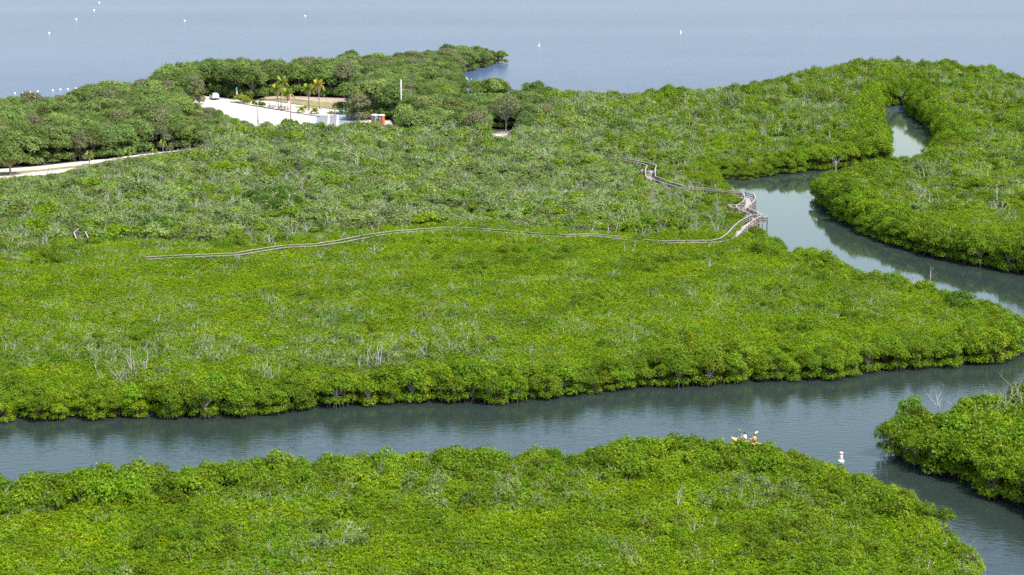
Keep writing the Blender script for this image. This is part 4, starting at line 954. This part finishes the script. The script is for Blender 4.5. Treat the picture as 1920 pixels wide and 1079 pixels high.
FRD = frond_mesh(9, 1.7, 1.3, M['deadfrond'])
def palm(px, py, hm, kind, label, lean=0.05, nf=17, fs=1.0, dead=3, name='coconut_palm', trad=0.13, group=None, rz=0):
    c = P(px, py, 0.13); e = thing(name, label, 'palm', (c.x, c.y, 0.12), rz, group)
    pts = [Vector((lean * hm * (k / 8) ** 1.6, 0, hm * k / 8)) for k in range(9)]
    mb = MB(); mb.tube(pts, [trad * (1.5 if k == 0 else 1.0 - 0.04 * k) for k in range(9)], 8); mb.build('trunk', M['palmtrunk'], e, True)
    for k in range(nf):
        lvl = k / nf; f = link('frond', FRO[kind][min(3, int(lvl * 4))], e, pts[-1]); f.rotation_euler = (0, (-0.75 + 0.75 * lvl), 2.399 * k); f.scale = (fs,) * 3
    for k in range(dead):
        f = link('dead_frond', FRD, e, pts[-1] - Vector((0, 0, 0.1))); f.rotation_euler = (0, 0.75, 2.1 * k + 0.4); f.scale = (fs,) * 3
    return e
palm(522, 204, 5.0, 'palmleaf', 'yellow-green coconut palm beside the picnic table', -0.04); palm(527, 201, 6.6, 'palmleaf', 'tallest leaning coconut palm behind the picnic table', 0.06, dead=1, rz=0.3)
palm(540, 207, 4.3, 'palmleaf', 'coconut palm with low ragged crown next to the thicker reddish pole', 0.02, fs=1.05); palm(579, 202, 4.9, 'palmleaf', 'coconut palm with hanging brown fronds on the lawn', 0.0, dead=6)
palm(599, 204, 6.2, 'palmgold', 'golden yellow coconut palm on the lawn', -0.03, dead=4)
palm(306, 291, 2.6, 'palmleaf', 'palm with a tan skirt of dead fronds by the sand road', 0.0, nf=9, fs=0.5, dead=12, name='fan_palm', trad=0.1)
palm(168, 309, 2.0, 'palmleaf', 'squat green fan palm at the verge end', 0.0, nf=14, fs=0.55, dead=4, name='fan_palm'); palm(240, 303, 1.8, 'palmleaf', 'small green fan palm by the middle of the sand road', 0.0, nf=14, fs=0.5, dead=1, name='fan_palm'); palm(290, 296, 1.4, 'palmleaf', 'smallest green fan palm near the tan-skirted palm', 0, nf=12, fs=0.45, dead=0, name='fan_palm')
def shrub_palm(px, py, kind, sc_, label, mulch=True, nf=14):
    e = palm(px, py, 0.6 * sc_, kind, label, 0.0, nf, 0.62 * sc_, 0, 'young_palm', 0.09)
    if mulch: MB().lathe([(1.0 * sc_, 0.0), (0.85 * sc_, 0.05), (0.3 * sc_, 0.10)], 16).build('mulch_ring', M['mulch'], e)
shrub_palm(565, 211, 'palmleaf', 1.05, 'young green palm in a mulch ring left of its golden neighbour'); shrub_palm(572, 205, 'palmgold', 0.8, 'small golden young palm without mulch', False); shrub_palm(590, 214, 'palmleaf', 1.2, 'largest young palm in a mulch ring near the blue sign')
shrub_palm(579, 208, 'palmgold', 0.5, 'tiny golden sprout between the young palms', False, 8); shrub_palm(620, 214, 'palmgold', 0.7, 'sparse pale young palm by the brown post', False, 7)
def bush(px, py, w, h, m, label, name='shrub', nl=5):
    c = P(px, py, 0.13); r = np.random.default_rng(int(px * 7 + py)); lob = [((w * 0.25 * math.cos(2.4 * k), w * 0.25 * math.sin(2.4 * k), h * (0.4 + 0.12 * (k % 3))), (w * 0.32, w * 0.32, h * 0.38)) for k in range(nl)]
    cc, nn, tt = lobes_crown(r, lob, 24, yellow=0.0); v, tn = leaves(cc, nn, 5, 0.26, 0.13, 0.6, tt, r)
    e = thing(name, label, 'shrub', (c.x, c.y, 0.12)); link('foliage', leafmesh('foliage', v, tn, m), e); mb = MB(); wood_limbs(mb, r, [l[0] for l in lob], rad=0.04); mb.build('stem', M['bark'], e)
bush(453, 192, 3.6, 2.0, M['palmleaf'], 'wide yellow-green bush beside the feather flag'); bush(463, 194, 1.8, 1.3, M['lime'], 'lime bush at the right foot of the wide bush')
for (x, y, w_, h_, lb) in ((476, 198, 1.0, 1.4, 'slim lime shrub with bare stem at the planting row start'), (482, 199, 0.9, 0.8, 'tiny dark shrub in the planting row'), (488, 199.5, 1.2, 1.2, 'rounded green shrub in the planting row'), (494, 200, 1.0, 1.2, 'green shrub at the planting row end by the poles')):
    bush(x, y, w_, h_, M['lime'] if 'lime' in lb else M['fringe'], lb, nl=4)

# ------------------------------------------------------------------ poles, signs, flag, table, posts
def pole(px, py, hm, rad, m, label, box=None):
    c = P(px, py, 0.13); e = thing('utility_pole', label, 'pole', (c.x, c.y, 0.10)); MB().tube([(0, 0, 0), (0, 0, hm * 0.5), (0.02, 0, hm)], [rad * 1.15, rad, rad * 0.85], 10).build('shaft', M[m], e, True)
    MB().lathe([(rad * 0.95, hm), (rad * 0.5, hm + 0.05)], 10).build('cap', M['greypole'], e)
    if box:
        for (z, dx, w_, h_, mm, nm) in box: MB().box((dx, -rad - 0.08, z), (w_, 0.14, h_)).build(nm, M[mm], e)
    return e
pole(484.5, 256, 8.2, 0.12, 'redwood', 'slim reddish pole with a small meter box among the lot trees', [(3.6, 0, 0.35, 0.5, 'grey', 'meter_box')])
pole(546, 256, 9.6, 0.15, 'redwood', 'thicker reddish pole with a white box beside the ragged palm', [(7.6, -0.35, 0.45, 0.9, 'white', 'equipment_box')])
pole(752.5, 232, 10.6, 0.14, 'greypole', 'tall bare silver pole rising from the dark trees')
def signpost(px, py, hm, label, m='signblue'):
    c = P(px, py, 0.14); e = thing('parking_sign', label, 'sign', (c.x, c.y, 0.13)); MB().tube([(0, 0, 0), (0, 0, hm)], 0.03, 8).build('post', M['greypole'], e)
    MB().box((0, -0.045, hm - 0.25), (0.46, 0.02, 0.56)).build('sign_panel', M[m], e); MB().box((0, -0.06, hm - 0.2), (0.22, 0.01, 0.28)).build('symbol', M['white'], e)
signpost(602.5, 218, 2.2, 'blue and white parking sign on a thin post at the left stall'); signpost(645, 221, 2.0, 'blue parking sign at the right stall in tree shade')
c = P(443.5, 188, 0.13); e = thing('feather_flag', 'narrow feather flag, green top over white, beside the lot entrance', 'flag', (c.x, c.y, 0.12))
MB().tube([(0, 0, 0), (0, 0, 3.2), (0.05, 0, 3.6)], 0.03, 8).build('mast', M['greypole'], e)
MB().prism([(0.03, -0.01), (0.34, -0.01), (0.34, 0.01), (0.03, 0.01)], 2.35, 3.5).build('green_cloth', M['flaggreen'], e); MB().prism([(0.03, -0.011), (0.36, -0.011), (0.36, 0.011), (0.03, 0.011)], 1.6, 2.345).build('white_cloth', M['white'], e)
MB().prism([(0.03, -0.012), (0.30, -0.012), (0.30, 0.012), (0.03, 0.012)], 1.42, 1.595).build('red_cloth', M['orangered'], e)
c = P(444, 189, 0.13); e = thing('notice_board', 'white notice board at the foot of the feather flag', 'sign', (c.x, c.y - 0.5, 0.12)); MB().box((0, 0, 0.75), (0.62, 0.05, 1.1)).build('panel', M['white'], e)
for s_ in (-1, 1): MB().box((0.26 * s_, 0.06, 0.65), (0.06, 0.06, 1.3)).build('leg', M['greypole'], e)
c = P(530, 205, 0.13); e = thing('picnic_table', 'dark timber picnic table under the coconut palms', 'table', (c.x, c.y, 0.125), 0.5)
for k in range(4): MB().box((0, -0.3 + 0.2 * k, 0.74), (1.8, 0.185, 0.045)).build('table_board', M['wooddark'], e)
for s_ in (-1, 1):
    MB().box((0, 0.68 * s_, 0.45), (1.8, 0.26, 0.045)).build('bench_board', M['wooddark'], e)
    for q in (-1, 1): MB().beam((0.65 * q, 0.75 * s_, 0), (0.65 * q, 0.2 * s_, 0.71), 0.06, 0.1).build('leg', M['wooddark'], e)
    MB().box((0.65 * s_, 0, 0.39), (0.06, 1.5, 0.09)).build('cross_beam', M['wooddark'], e)
def stump(px, py, hm, w_, m, label):
    c = P(px, py, 0.13); e = thing('wooden_post', label, 'post', (c.x, c.y, 0.12)); MB().tube([(0, 0, 0), (0.01, 0, hm * .6), (0, 0, hm)], [w_ * 1.1, w_, w_ * .9], 8).build('shaft', M[m], e); MB().lathe([(w_, hm), (w_ * .4, hm + .08)], 8).build('cap', M[m], e)
stump(505.5, 203, 1.3, 0.13, 'deadfrond', 'tan weathered post standing alone on the sand'); stump(628, 217, 1.7, 0.13, 'redwood', 'dark brown post beside the shaded tree edge')
MBk = MB()
c1, c2 = P(432, 192, 0.13), P(600, 220, 0.13)                       # low timber edging of the planted strip
e = thing('timber_edging', 'low weathered log edging between lot and planted strip', 'edging', (c1.x, c1.y, 0.125)); n = 16
for k in range(n):
    a = c1.lerp(c2, k / n) - c1; b = c1.lerp(c2, (k + 0.94) / n) - c1
    MB().beam((a.x, a.y, 0.10), (b.x, b.y, 0.10), 0.2, 0.2).build('log', M['wood'], e)

# ------------------------------------------------------------------ white car
def car():
    c = P(402, 186.5, 0.13); e = thing('parked_car', 'white sport utility car parked at the far end of the sand lot', 'car', (c.x, c.y, 0.125), math.radians(20))
    S = [(-2.30, .78, .48, .92, .96, .70), (-2.20, .89, .36, 1.02, 1.10, .76), (-2.06, .92, .30, 1.07, 1.30, .72), (-1.72, .93, .27, 1.08, 1.68, .66), (-0.6, .94, .26, 1.07, 1.75, .68), (0.35, .94, .26, 1.05, 1.70, .66),
         (1.15, .93, .26, 1.03, 1.10, .80), (1.95, .88, .28, .96, 1.01, .72), (2.30, .74, .42, .80, .84, .60)]
    mb = MB(); vs = []
    for (y, w_, zb, bl, rf, wr) in S: vs += [(-w_ * .93, y, zb), (-w_, y, (zb + bl) / 2), (-w_ * .985, y, bl), (-wr, y, rf), (wr, y, rf), (w_ * .985, y, bl), (w_, y, (zb + bl) / 2), (w_ * .93, y, zb)]
    fs = []
    for i in range(len(S) - 1):
        for k in range(8): a = i * 8 + k; b = i * 8 + (k + 1) % 8; fs.append((a, b, b + 8, a + 8))
    fs += [tuple(range(8)), tuple(range((len(S) - 1) * 8 + 7, (len(S) - 1) * 8 - 1, -1))]
    mb.add(vs, fs); body = mb.build('body', M['carpaint'], e)
    def sec(y):
        for a, b in zip(S[:-1], S[1:]):
            if a[0] <= y <= b[0]: t = (y - a[0]) / (b[0] - a[0]); return [p + (q - p) * t for p, q in zip(a, b)]
    def sp(y, t, sd_):
        q = sec(y); return Vector((sd_ * (q[1] * .985 + (q[5] - q[1] * .985) * t + 0.012), y, q[3] + (q[4] - q[3]) * t))
    for sd_ in (-1, 1):
        for (y0, y1) in ((-1.62, -0.98), (-0.90, -0.02), (0.06, 0.72)):
            a, b, c_, d = sp(y0, .10, sd_), sp(y1, .10, sd_), sp(min(y1, 0.42), .86, sd_), sp(y0 + (0.12 if y0 < -1.5 else 0), .86, sd_)
            MB().add([a, b, c_, d], [(0, 1, 2, 3)]).build('side_window', M['glass'], e)
        MB().box((sd_ * 1.0, 0.85, 1.12), (0.16, 0.1, 0.13)).build('mirror', M['carpaint'], e)
        MB().box((sd_ * .72, -2.2, .98), (.26, .12, .2)).build('tail_lamp', M['redlamp'], e); MB().box((sd_ * .64, 2.16, .80), (.3, .14, .14)).build('headlamp', M['rim'], e)
        for y in (-1.38, 1.40):
            rot = Matrix.Rotation(math.pi / 2, 3, 'Y')
            w_ = MB().lathe([(.20, -.11), (.33, -.11), (.355, -.06), (.355, .06), (.33, .11), (.20, .11)], 20, 0, (sd_ * .85, y, .355), rot).build('tyre', M['tyre'], e)
            MB().lathe([(.06, -.115), (.21, -.10), (.21, .10), (.06, .115)], 12, 0, (sd_ * .855, y, .355), rot).build('rim', M['rim'], w_)
    a = Vector((-.62, -2.055, 1.30)); MB().add([(-.64, -2.06, 1.24), (.64, -2.06, 1.24), (.60, -1.79, 1.62), (-.60, -1.79, 1.62)], [(0, 1, 2, 3)]).build('rear_window', M['glass'], e)
    MB().add([(-.76, 1.06, 1.17), (.76, 1.06, 1.17), (.63, 0.44, 1.66), (-.63, 0.44, 1.66)], [(0, 1, 2, 3)]).build('windscreen', M['glass'], e)
    MB().box((0, -2.26, .48), (1.62, .2, .28)).build('rear_bumper', M['chrome'], e); MB().box((0, 2.24, .46), (1.45, .2, .24)).build('front_bumper', M['chrome'], e); MB().box((0, -2.27, .80), (.36, .05, .13)).build('number_plate', M['white'], e)
    for sd_ in (-1, 1): MB().beam((sd_ * .6, -1.5, 1.77), (sd_ * .6, .1, 1.77), .05, .05).build('roof_rail', M['chrome'], e)
car()

# ------------------------------------------------------------------ portable toilets
def toilet(px, py, side, wall, label):
    c = P(px, py, 0.13); e = thing('portable_toilet', label, 'portable toilet', (c.x, c.y, 0.125), math.radians(-34)); h = 2.15
    MB().box((0, 0, 0.08), (1.16, 1.16, 0.14)).build('skid_base', M['dgrey'], e)
    for (cx, cy_, dx, dy, mm, nm) in ((0, .54, 1.10, .05, wall, 'back_wall'), (-.54, 0, .05, 1.03, wall, 'side_wall'), (.54, 0, .05, 1.03, side, 'side_wall'), (0, -.54, 1.10, .05, 'dgrey', 'front_frame')): MB().box((cx, cy_, h / 2 + .1), (dx, dy, h - .1)).build(nm, M[mm], e)
    for s_ in (-1, 1): MB().box((.56 * s_, -.56, h / 2 + .1), (.09, .09, h)).build('corner_post', M[wall], e)
    d = MB().box((0, -.575, 1.08), (.80, .04, 1.86)).build('door', M['dgrey'], e); MB().box((0, -.60, 1.42), (.56, .016, .92)).build('upper_panel', M['orange'], d); MB().box((0, -.60, .52), (.56, .016, .62)).build('lower_panel', M['orange'], d); MB().box((.30, -.61, 1.08), (.06, .05, .14)).build('latch', M['white'], d)
    if side != 'orange': MB().box((.05, -.612, 1.22), (.2, .012, .55)).build('dark_print', M['blackprint'], d)
    else:
        MB().box((.575, 0, .70), (.02, .8, .80)).build('side_panel', M['orangered'], e); MB().box((0, -.612, 1.5), (.22, .012, .3)).build('pale_notice', M['white'], d)
    MB().add([(-.62, -.62, h + .03), (.62, -.62, h + .03), (.62, .62, h + .03), (-.62, .62, h + .03), (-.55, -.55, h + .14), (.55, -.55, h + .14), (.55, .55, h + .14), (-.55, .55, h + .14), (-.3, -.42, h + .26), (.3, -.42, h + .26), (.3, .42, h + .26), (-.3, .42, h + .26)],
             [(3, 2, 1, 0), (0, 1, 5, 4), (1, 2, 6, 5), (2, 3, 7, 6), (3, 0, 4, 7), (4, 5, 9, 8), (5, 6, 10, 9), (6, 7, 11, 10), (7, 4, 8, 11), (8, 9, 10, 11)]).build('roof', M['white'], e)
    MB().tube([(.4, .4, h), (.4, .4, h + .45)], .05, 8).build('vent_pipe', M['grey'], e)
toilet(702.5, 233, 'grey', 'grey', 'grey portable toilet with orange door panels and dark print'); toilet(715.5, 233.5, 'orange', 'dgrey', 'dark portable toilet with an orange side wall')

# ------------------------------------------------------------------ buoys and floats
def spar(px, py, s_, label, detail=True):
    c = P(px, py, 0.0); e = thing('channel_buoy', label, 'buoy', (c.x, c.y, -0.05), -0.75, None, s_)
    MB().lathe([(.20, -.25), (.27, -.1), (.31, .04), (.325, .12), (.31, .20), (.24, .26), (.17, .28)], 24).build('float_collar', M['white'], e, True)
    MB().lathe([(.158, .25), (.155, .98)], 20).build('column', M['white'], e, True); MB().lathe([(.165, .96), (.185, 1.0), (.185, 1.06), (.165, 1.09), (.05, 1.10)], 20).build('cap', M['white'], e, True)
    MB().lathe([(.164, .83), (.164, .94)], 20).build('orange_band', M['orangered'], e, True); MB().lathe([(.166, .30), (.166, .36)], 20).build('orange_band', M['orangered'], e, True)
    if detail:
        mb = MB(); n = 20                                                        # ring symbol wrapped on the column
        for k in range(n):
            q = []
            for (rr_, a) in ((.085, k), (.105, k), (.105, k + 1), (.085, k + 1)):
                an = 6.283 * a / n; ph = -math.pi / 2 + rr_ * math.cos(an) / .163; q.append((.164 * math.cos(ph), .164 * math.sin(ph), .56 + rr_ * math.sin(an)))
            mb.add(q, [(0, 1, 2, 3)])
        mb.build('ring_symbol', M['orangered'], e)
        mb = MB()
        for (z, w_) in ((.745, .16), (.715, .12)):
            q = [(.164 * math.cos(-math.pi / 2 + a), .164 * math.sin(-math.pi / 2 + a), zz) for zz in (z, z + .018) for a in (-w_ / .24, 0, w_ / .24)]
            mb.add(q, [(0, 1, 4, 3), (1, 2, 5, 4)])
        mb.build('print_lines', M['blackprint'], e)
spar(1577, 866, 0.93, 'white channel buoy with orange band and ring beside the mangrove tip')
spar(1010.5, 87, 1.15, 'white spar buoy on the bay off the wooded point'); spar(1276, 63, 1.15, 'white spar buoy farther out on the open bay')
def ball(px, py, rad, label, group):
    c = P(px, py, 0.0); e = thing('mooring_float', label, 'float', (c.x, c.y, 0.0), 0, group)
    MB().lathe([(rad * math.cos(a), rad * (.25 + math.sin(a))) for a in np.linspace(-1.3, 1.35, 9)], 14).build('ball', M['white'], e, True); MB().tube([(0, 0, rad * 1.1), (0, 0, rad * 1.55)], rad * .12, 6).build('eye', M['dgrey'], e)
for (x, y) in ((186, 6), (176, 20), (143, 37), (92, 63), (346, 40), (572, 31)): ball(x, y, 0.42, 'white mooring ball far out on the open bay', 'mooring balls on the bay')
for (x, y) in ((28, 176), (43, 175), (57, 174), (71, 172.5), (99, 170.5), (113, 169), (127, 168), (142, 167), (241, 158), (256, 156.5)): ball(x, y, 0.26, 'white swim float in the line along the bay shore', 'swim line floats')
for (x, y) in ((861, 156.5), (873, 157.5), (887, 158)): ball(x, y, 0.22, 'small white float near the cove rock', 'floats in the cove')

# ------------------------------------------------------------------ rocks
def rock(px, py, w_, h_, m, label, seed, z=0.0, group=None):
    c = P(px, py, z); r = np.random.default_rng(seed); bm = bmesh.new(); bmesh.ops.create_icosphere(bm, subdivisions=2, radius=1)
    for v in bm.verts: k = 1 + r.normal(0, .10); v.co = Vector((v.co.x * w_ / 2 * k, v.co.y * w_ * .4 * k, max(-.3, v.co.z) * h_ * k))
    me_ = bpy.data.meshes.new('boulder'); bm.to_mesh(me_); bm.free(); me_.materials.append(m)
    tag(link('boulder', me_, None, (c.x, c.y, z), r.random() * 3), label, 'rock', group)
rock(874, 150, 1.3, .75, M['rock'], 'brown boulder standing in the shallow cove', 1); rock(862, 153.5, .8, .35, M['rock'], 'low rock at the inner end of the cove', 2); rock(866, 150.5, .6, .2, M['rock'], 'small awash rock beside the cove boulder', 3); rock(884, 149, .7, .18, M['rock'], 'flat awash rock right of the cove boulder', 4); rock(952, 158, .8, .3, M['rock'], 'dark rock off the shore by the rounded tree', 5)
rk = np.random.default_rng(4)
for k in range(16):
    x = 884 + 3.6 * k + rk.uniform(-1.5, 1.5); rock(x, 184 + rk.uniform(-1.5, 3), rk.uniform(.9, 1.7), rk.uniform(.8, 1.5), M['palerock'] if k % 3 else M['rock'], 'pale limestone boulder in the shore pile above the cove', 20 + k, 0.1, 'boulders above the cove')

# ------------------------------------------------------------------ kayak with two paddlers
def loft(stations, n=16):
    """hull sections: (x, half width, keel z, deck z)"""
    vs = []; fs = []
    for (x, w_, zk, zd) in stations:
        for k in range(n):
            a = 6.283 * k / n; cz = (zk + zd) / 2; vs.append((x, w_ * math.copysign(abs(math.cos(a)) ** .8, math.cos(a)), cz + (zd - zk) / 2 * math.copysign(abs(math.sin(a)) ** .8, math.sin(a))))
    for i in range(len(stations) - 1):
        for k in range(n): a = i * n + k; b = i * n + (k + 1) % n; fs.append((a, b, b + n, a + n))
    fs += [tuple(range(n - 1, -1, -1)), tuple(range((len(stations) - 1) * n, len(stations) * n))]
    return vs, fs
kb = P(1371, 819.5, 0.42); ks = P(1424, 829.5, 0.40); kd = (Vector((kb.x, kb.y, 0)) - Vector((ks.x, ks.y, 0))); KL = 4.0; kd.normalize()
kc = Vector((kb.x, kb.y, 0)) - kd * KL / 2; KA = math.atan2(kd.y, kd.x)
ke = thing('tandem_kayak', 'orange tandem kayak behind the thicket edge', 'kayak', (kc.x, kc.y, 0.0), KA)
vs, fs = loft([(-2.0, .03, .26, .34), (-1.8, .16, .06, .34), (-1.2, .34, -.08, .32), (0, .40, -.10, .30), (1.2, .34, -.08, .33), (1.75, .18, .04, .40), (2.0, .03, .34, .46)])
MB().add(vs, fs).build('hull', M['kayak'], ke, True)
for x in (-.62, .55):
    MB().box((x, 0, .33), (.46, .44, .06)).build('seat', M['dgrey'], ke); MB().box((x - .25, 0, .46), (.06, .42, .30)).build('seat_back', M['dgrey'], ke)
for s_ in (-1, 1): MB().tube([(-1.0, .36 * s_, .33), (0, .40 * s_, .33), (1.0, .35 * s_, .34)], .018, 5).build('gunwale_line', M['blackprint'], ke)
kw = lambda x, y, z: kc + Matrix.Rotation(KA, 3, 'Z') @ Vector((x, y, z))
def paddle(xa, za, tilt, label, yaw=0.0):
    o = kw(xa, 0, za); e = thing('paddle', label, 'paddle', o, KA + math.pi / 2 + yaw); e.rotation_euler = (0, tilt, KA + math.pi / 2 + yaw)
    MB().tube([(-1.05, 0, 0), (1.05, 0, 0)], .016, 8).build('shaft', M['blackprint'], e)
    for s_ in (-1, 1):
        MB().prism([(s_ * q[0], q[1]) for q in ((.72, -.03), (.85, -.10), (1.08, -.115), (1.20, -.06), (1.20, .06), (1.08, .115), (.85, .10), (.72, .03))][::s_], -.012, .012).build('blade', M['yellow'], e)
    return e, o
def person(x0, label, shirt, tilt, hairlabel, yaw):
    """seated paddler, one skinned body facing +x of the kayak"""
    e_p, po = paddle(x0 + .42, .78, tilt, label[1], yaw); pm = Matrix.Rotation(KA, 3, 'Z').inverted()
    pax = (Matrix.Rotation(math.pi / 2 + yaw, 3, 'Z') @ Matrix.Rotation(tilt, 3, 'Y')) @ Vector((1, 0, 0)); pc = Vector((.42, 0, .78 - .36))
    gl, gr = pc - pax * .33, pc + pax * .33
    if gl.y > gr.y: hl, hr = gr, gl
    else: hl, hr = gl, gr
    V = [(0, 0, .10), (0, 0, .28), (.01, 0, .44), (.02, 0, .52), (.03, 0, .58), (.05, 0, .70), (.05, 0, .78)]; Rd = [(.17, .14), (.15, .12), (.18, .125), (.10, .09), (.055, .055), (.088, .098), (.075, .085)]; Ed = [(i, i + 1) for i in range(6)]
    def chain(start, pts, rads):
        p = start
        for q, rr_ in zip(pts, rads): V.append(tuple(q)); Rd.append((rr_, rr_) if not hasattr(rr_, '__len__') else rr_); Ed.append((p, len(V) - 1)); p = len(V) - 1
        return p
    for sg, hnd in ((-1, hl), (1, hr)):
        h0 = chain(0, [(.06, .10 * sg, .09)], [.10]); chain(h0, [(.42, .17 * sg, .24), (.74, .13 * sg, .06), (.86, .13 * sg, .12)], [.068, .045, .035])
        sh = chain(2, [(.02, .19 * sg, .46)], [.06]); el = Vector((.16, .30 * sg, .28)) .lerp(Vector(hnd) + Vector((-.18, .06 * sg, -.06)), .5); wr = Vector(hnd) + Vector((-.07, 0, .01))
        w_ = chain(sh, [el, wr], [.042, .028]); pal = chain(w_, [Vector(hnd) + Vector((-.015, 0, .03))], [.026])
        ax = pax if sg == 1 else -pax
        for f in range(4): off = ax * (-.03 + .02 * f); chain(pal, [Vector(hnd) + off + Vector((.022, 0, .026)), Vector(hnd) + off + Vector((.028, 0, -.012 - .003 * (f in (1, 2))))], [.010, .008])
        chain(pal, [Vector(hnd) - ax * .045 + Vector((-.02, 0, .0)), Vector(hnd) - ax * .03 + Vector((.0, 0, -.026))], [.011, .009])
    me_ = bpy.data.meshes.new('person'); me_.from_pydata(V, Ed, []); me_.materials.append(M['skin']); o = link('person', me_, None, kw(x0, 0, .36), KA)
    md = o.modifiers.new('skin', 'SKIN'); sv = me_.skin_vertices[0].data if me_.skin_vertices else None
    if sv is None:
        bm = bmesh.new(); bm.from_mesh(me_); bm.verts.layers.skin.verify(); bm.to_mesh(me_); bm.free(); sv = me_.skin_vertices[0].data
    for i, rr_ in enumerate(Rd): sv[i].radius = rr_
    for q in sv: q.use_root = False
    sv[0].use_root = True
    o.modifiers.new('smooth', 'SUBSURF').levels = 1; o.modifiers['smooth'].render_levels = 2
    tag(o, label[0], 'person')
    MB().lathe([(.165, .06), (.185, .15), (.165, .28), (.195, .42), (.17, .50), (.085, .545)], 16).build('shirt', M[shirt], o, True).scale = (.86, 1.08, 1)
    hr_ = MB(); hr_.lathe([(.099 * math.cos(a), .735 + .115 * math.sin(a)) for a in np.linspace(-.15, 1.5, 7)], 14, 0, (.035, 0, 0)); hr_.box((-.045, 0, .69), (.05, .13, .13)); hr_.build('hair', M['hair'], o, True)
    fc = MB()
    for s_ in (-1, 1): fc.lathe([(.004, -.012), (.014, 0), (.004, .012)], 6, 0, (.135, .035 * s_, .735))
    fc.build('eyes', M['blackprint'], o); MB().lathe([(.018, -.03), (.012, .0), (.004, .03)], 6, 0, (.142, 0, .705)).build('nose', M['skin'], o); MB().box((.135, 0, .665), (.012, .045, .010)).build('mouth', M['redlamp'], o)
    for s_ in (-1, 1): MB().lathe([(.006, -.03), (.02, 0), (.006, .03)], 6, 0, (.045, .093 * s_, .71)).build('ear', M['skin'], o)
person(.40, ('front paddler in a pale shirt raising one yellow paddle blade', 'double paddle of the front paddler with its yellow blade raised'), 'shirt', -.75, '', .25)
person(-.72, ('rear paddler with dark hair in an orange vest', 'double paddle of the rear paddler with its yellow blade low'), 'vest', .30, '', -.1)
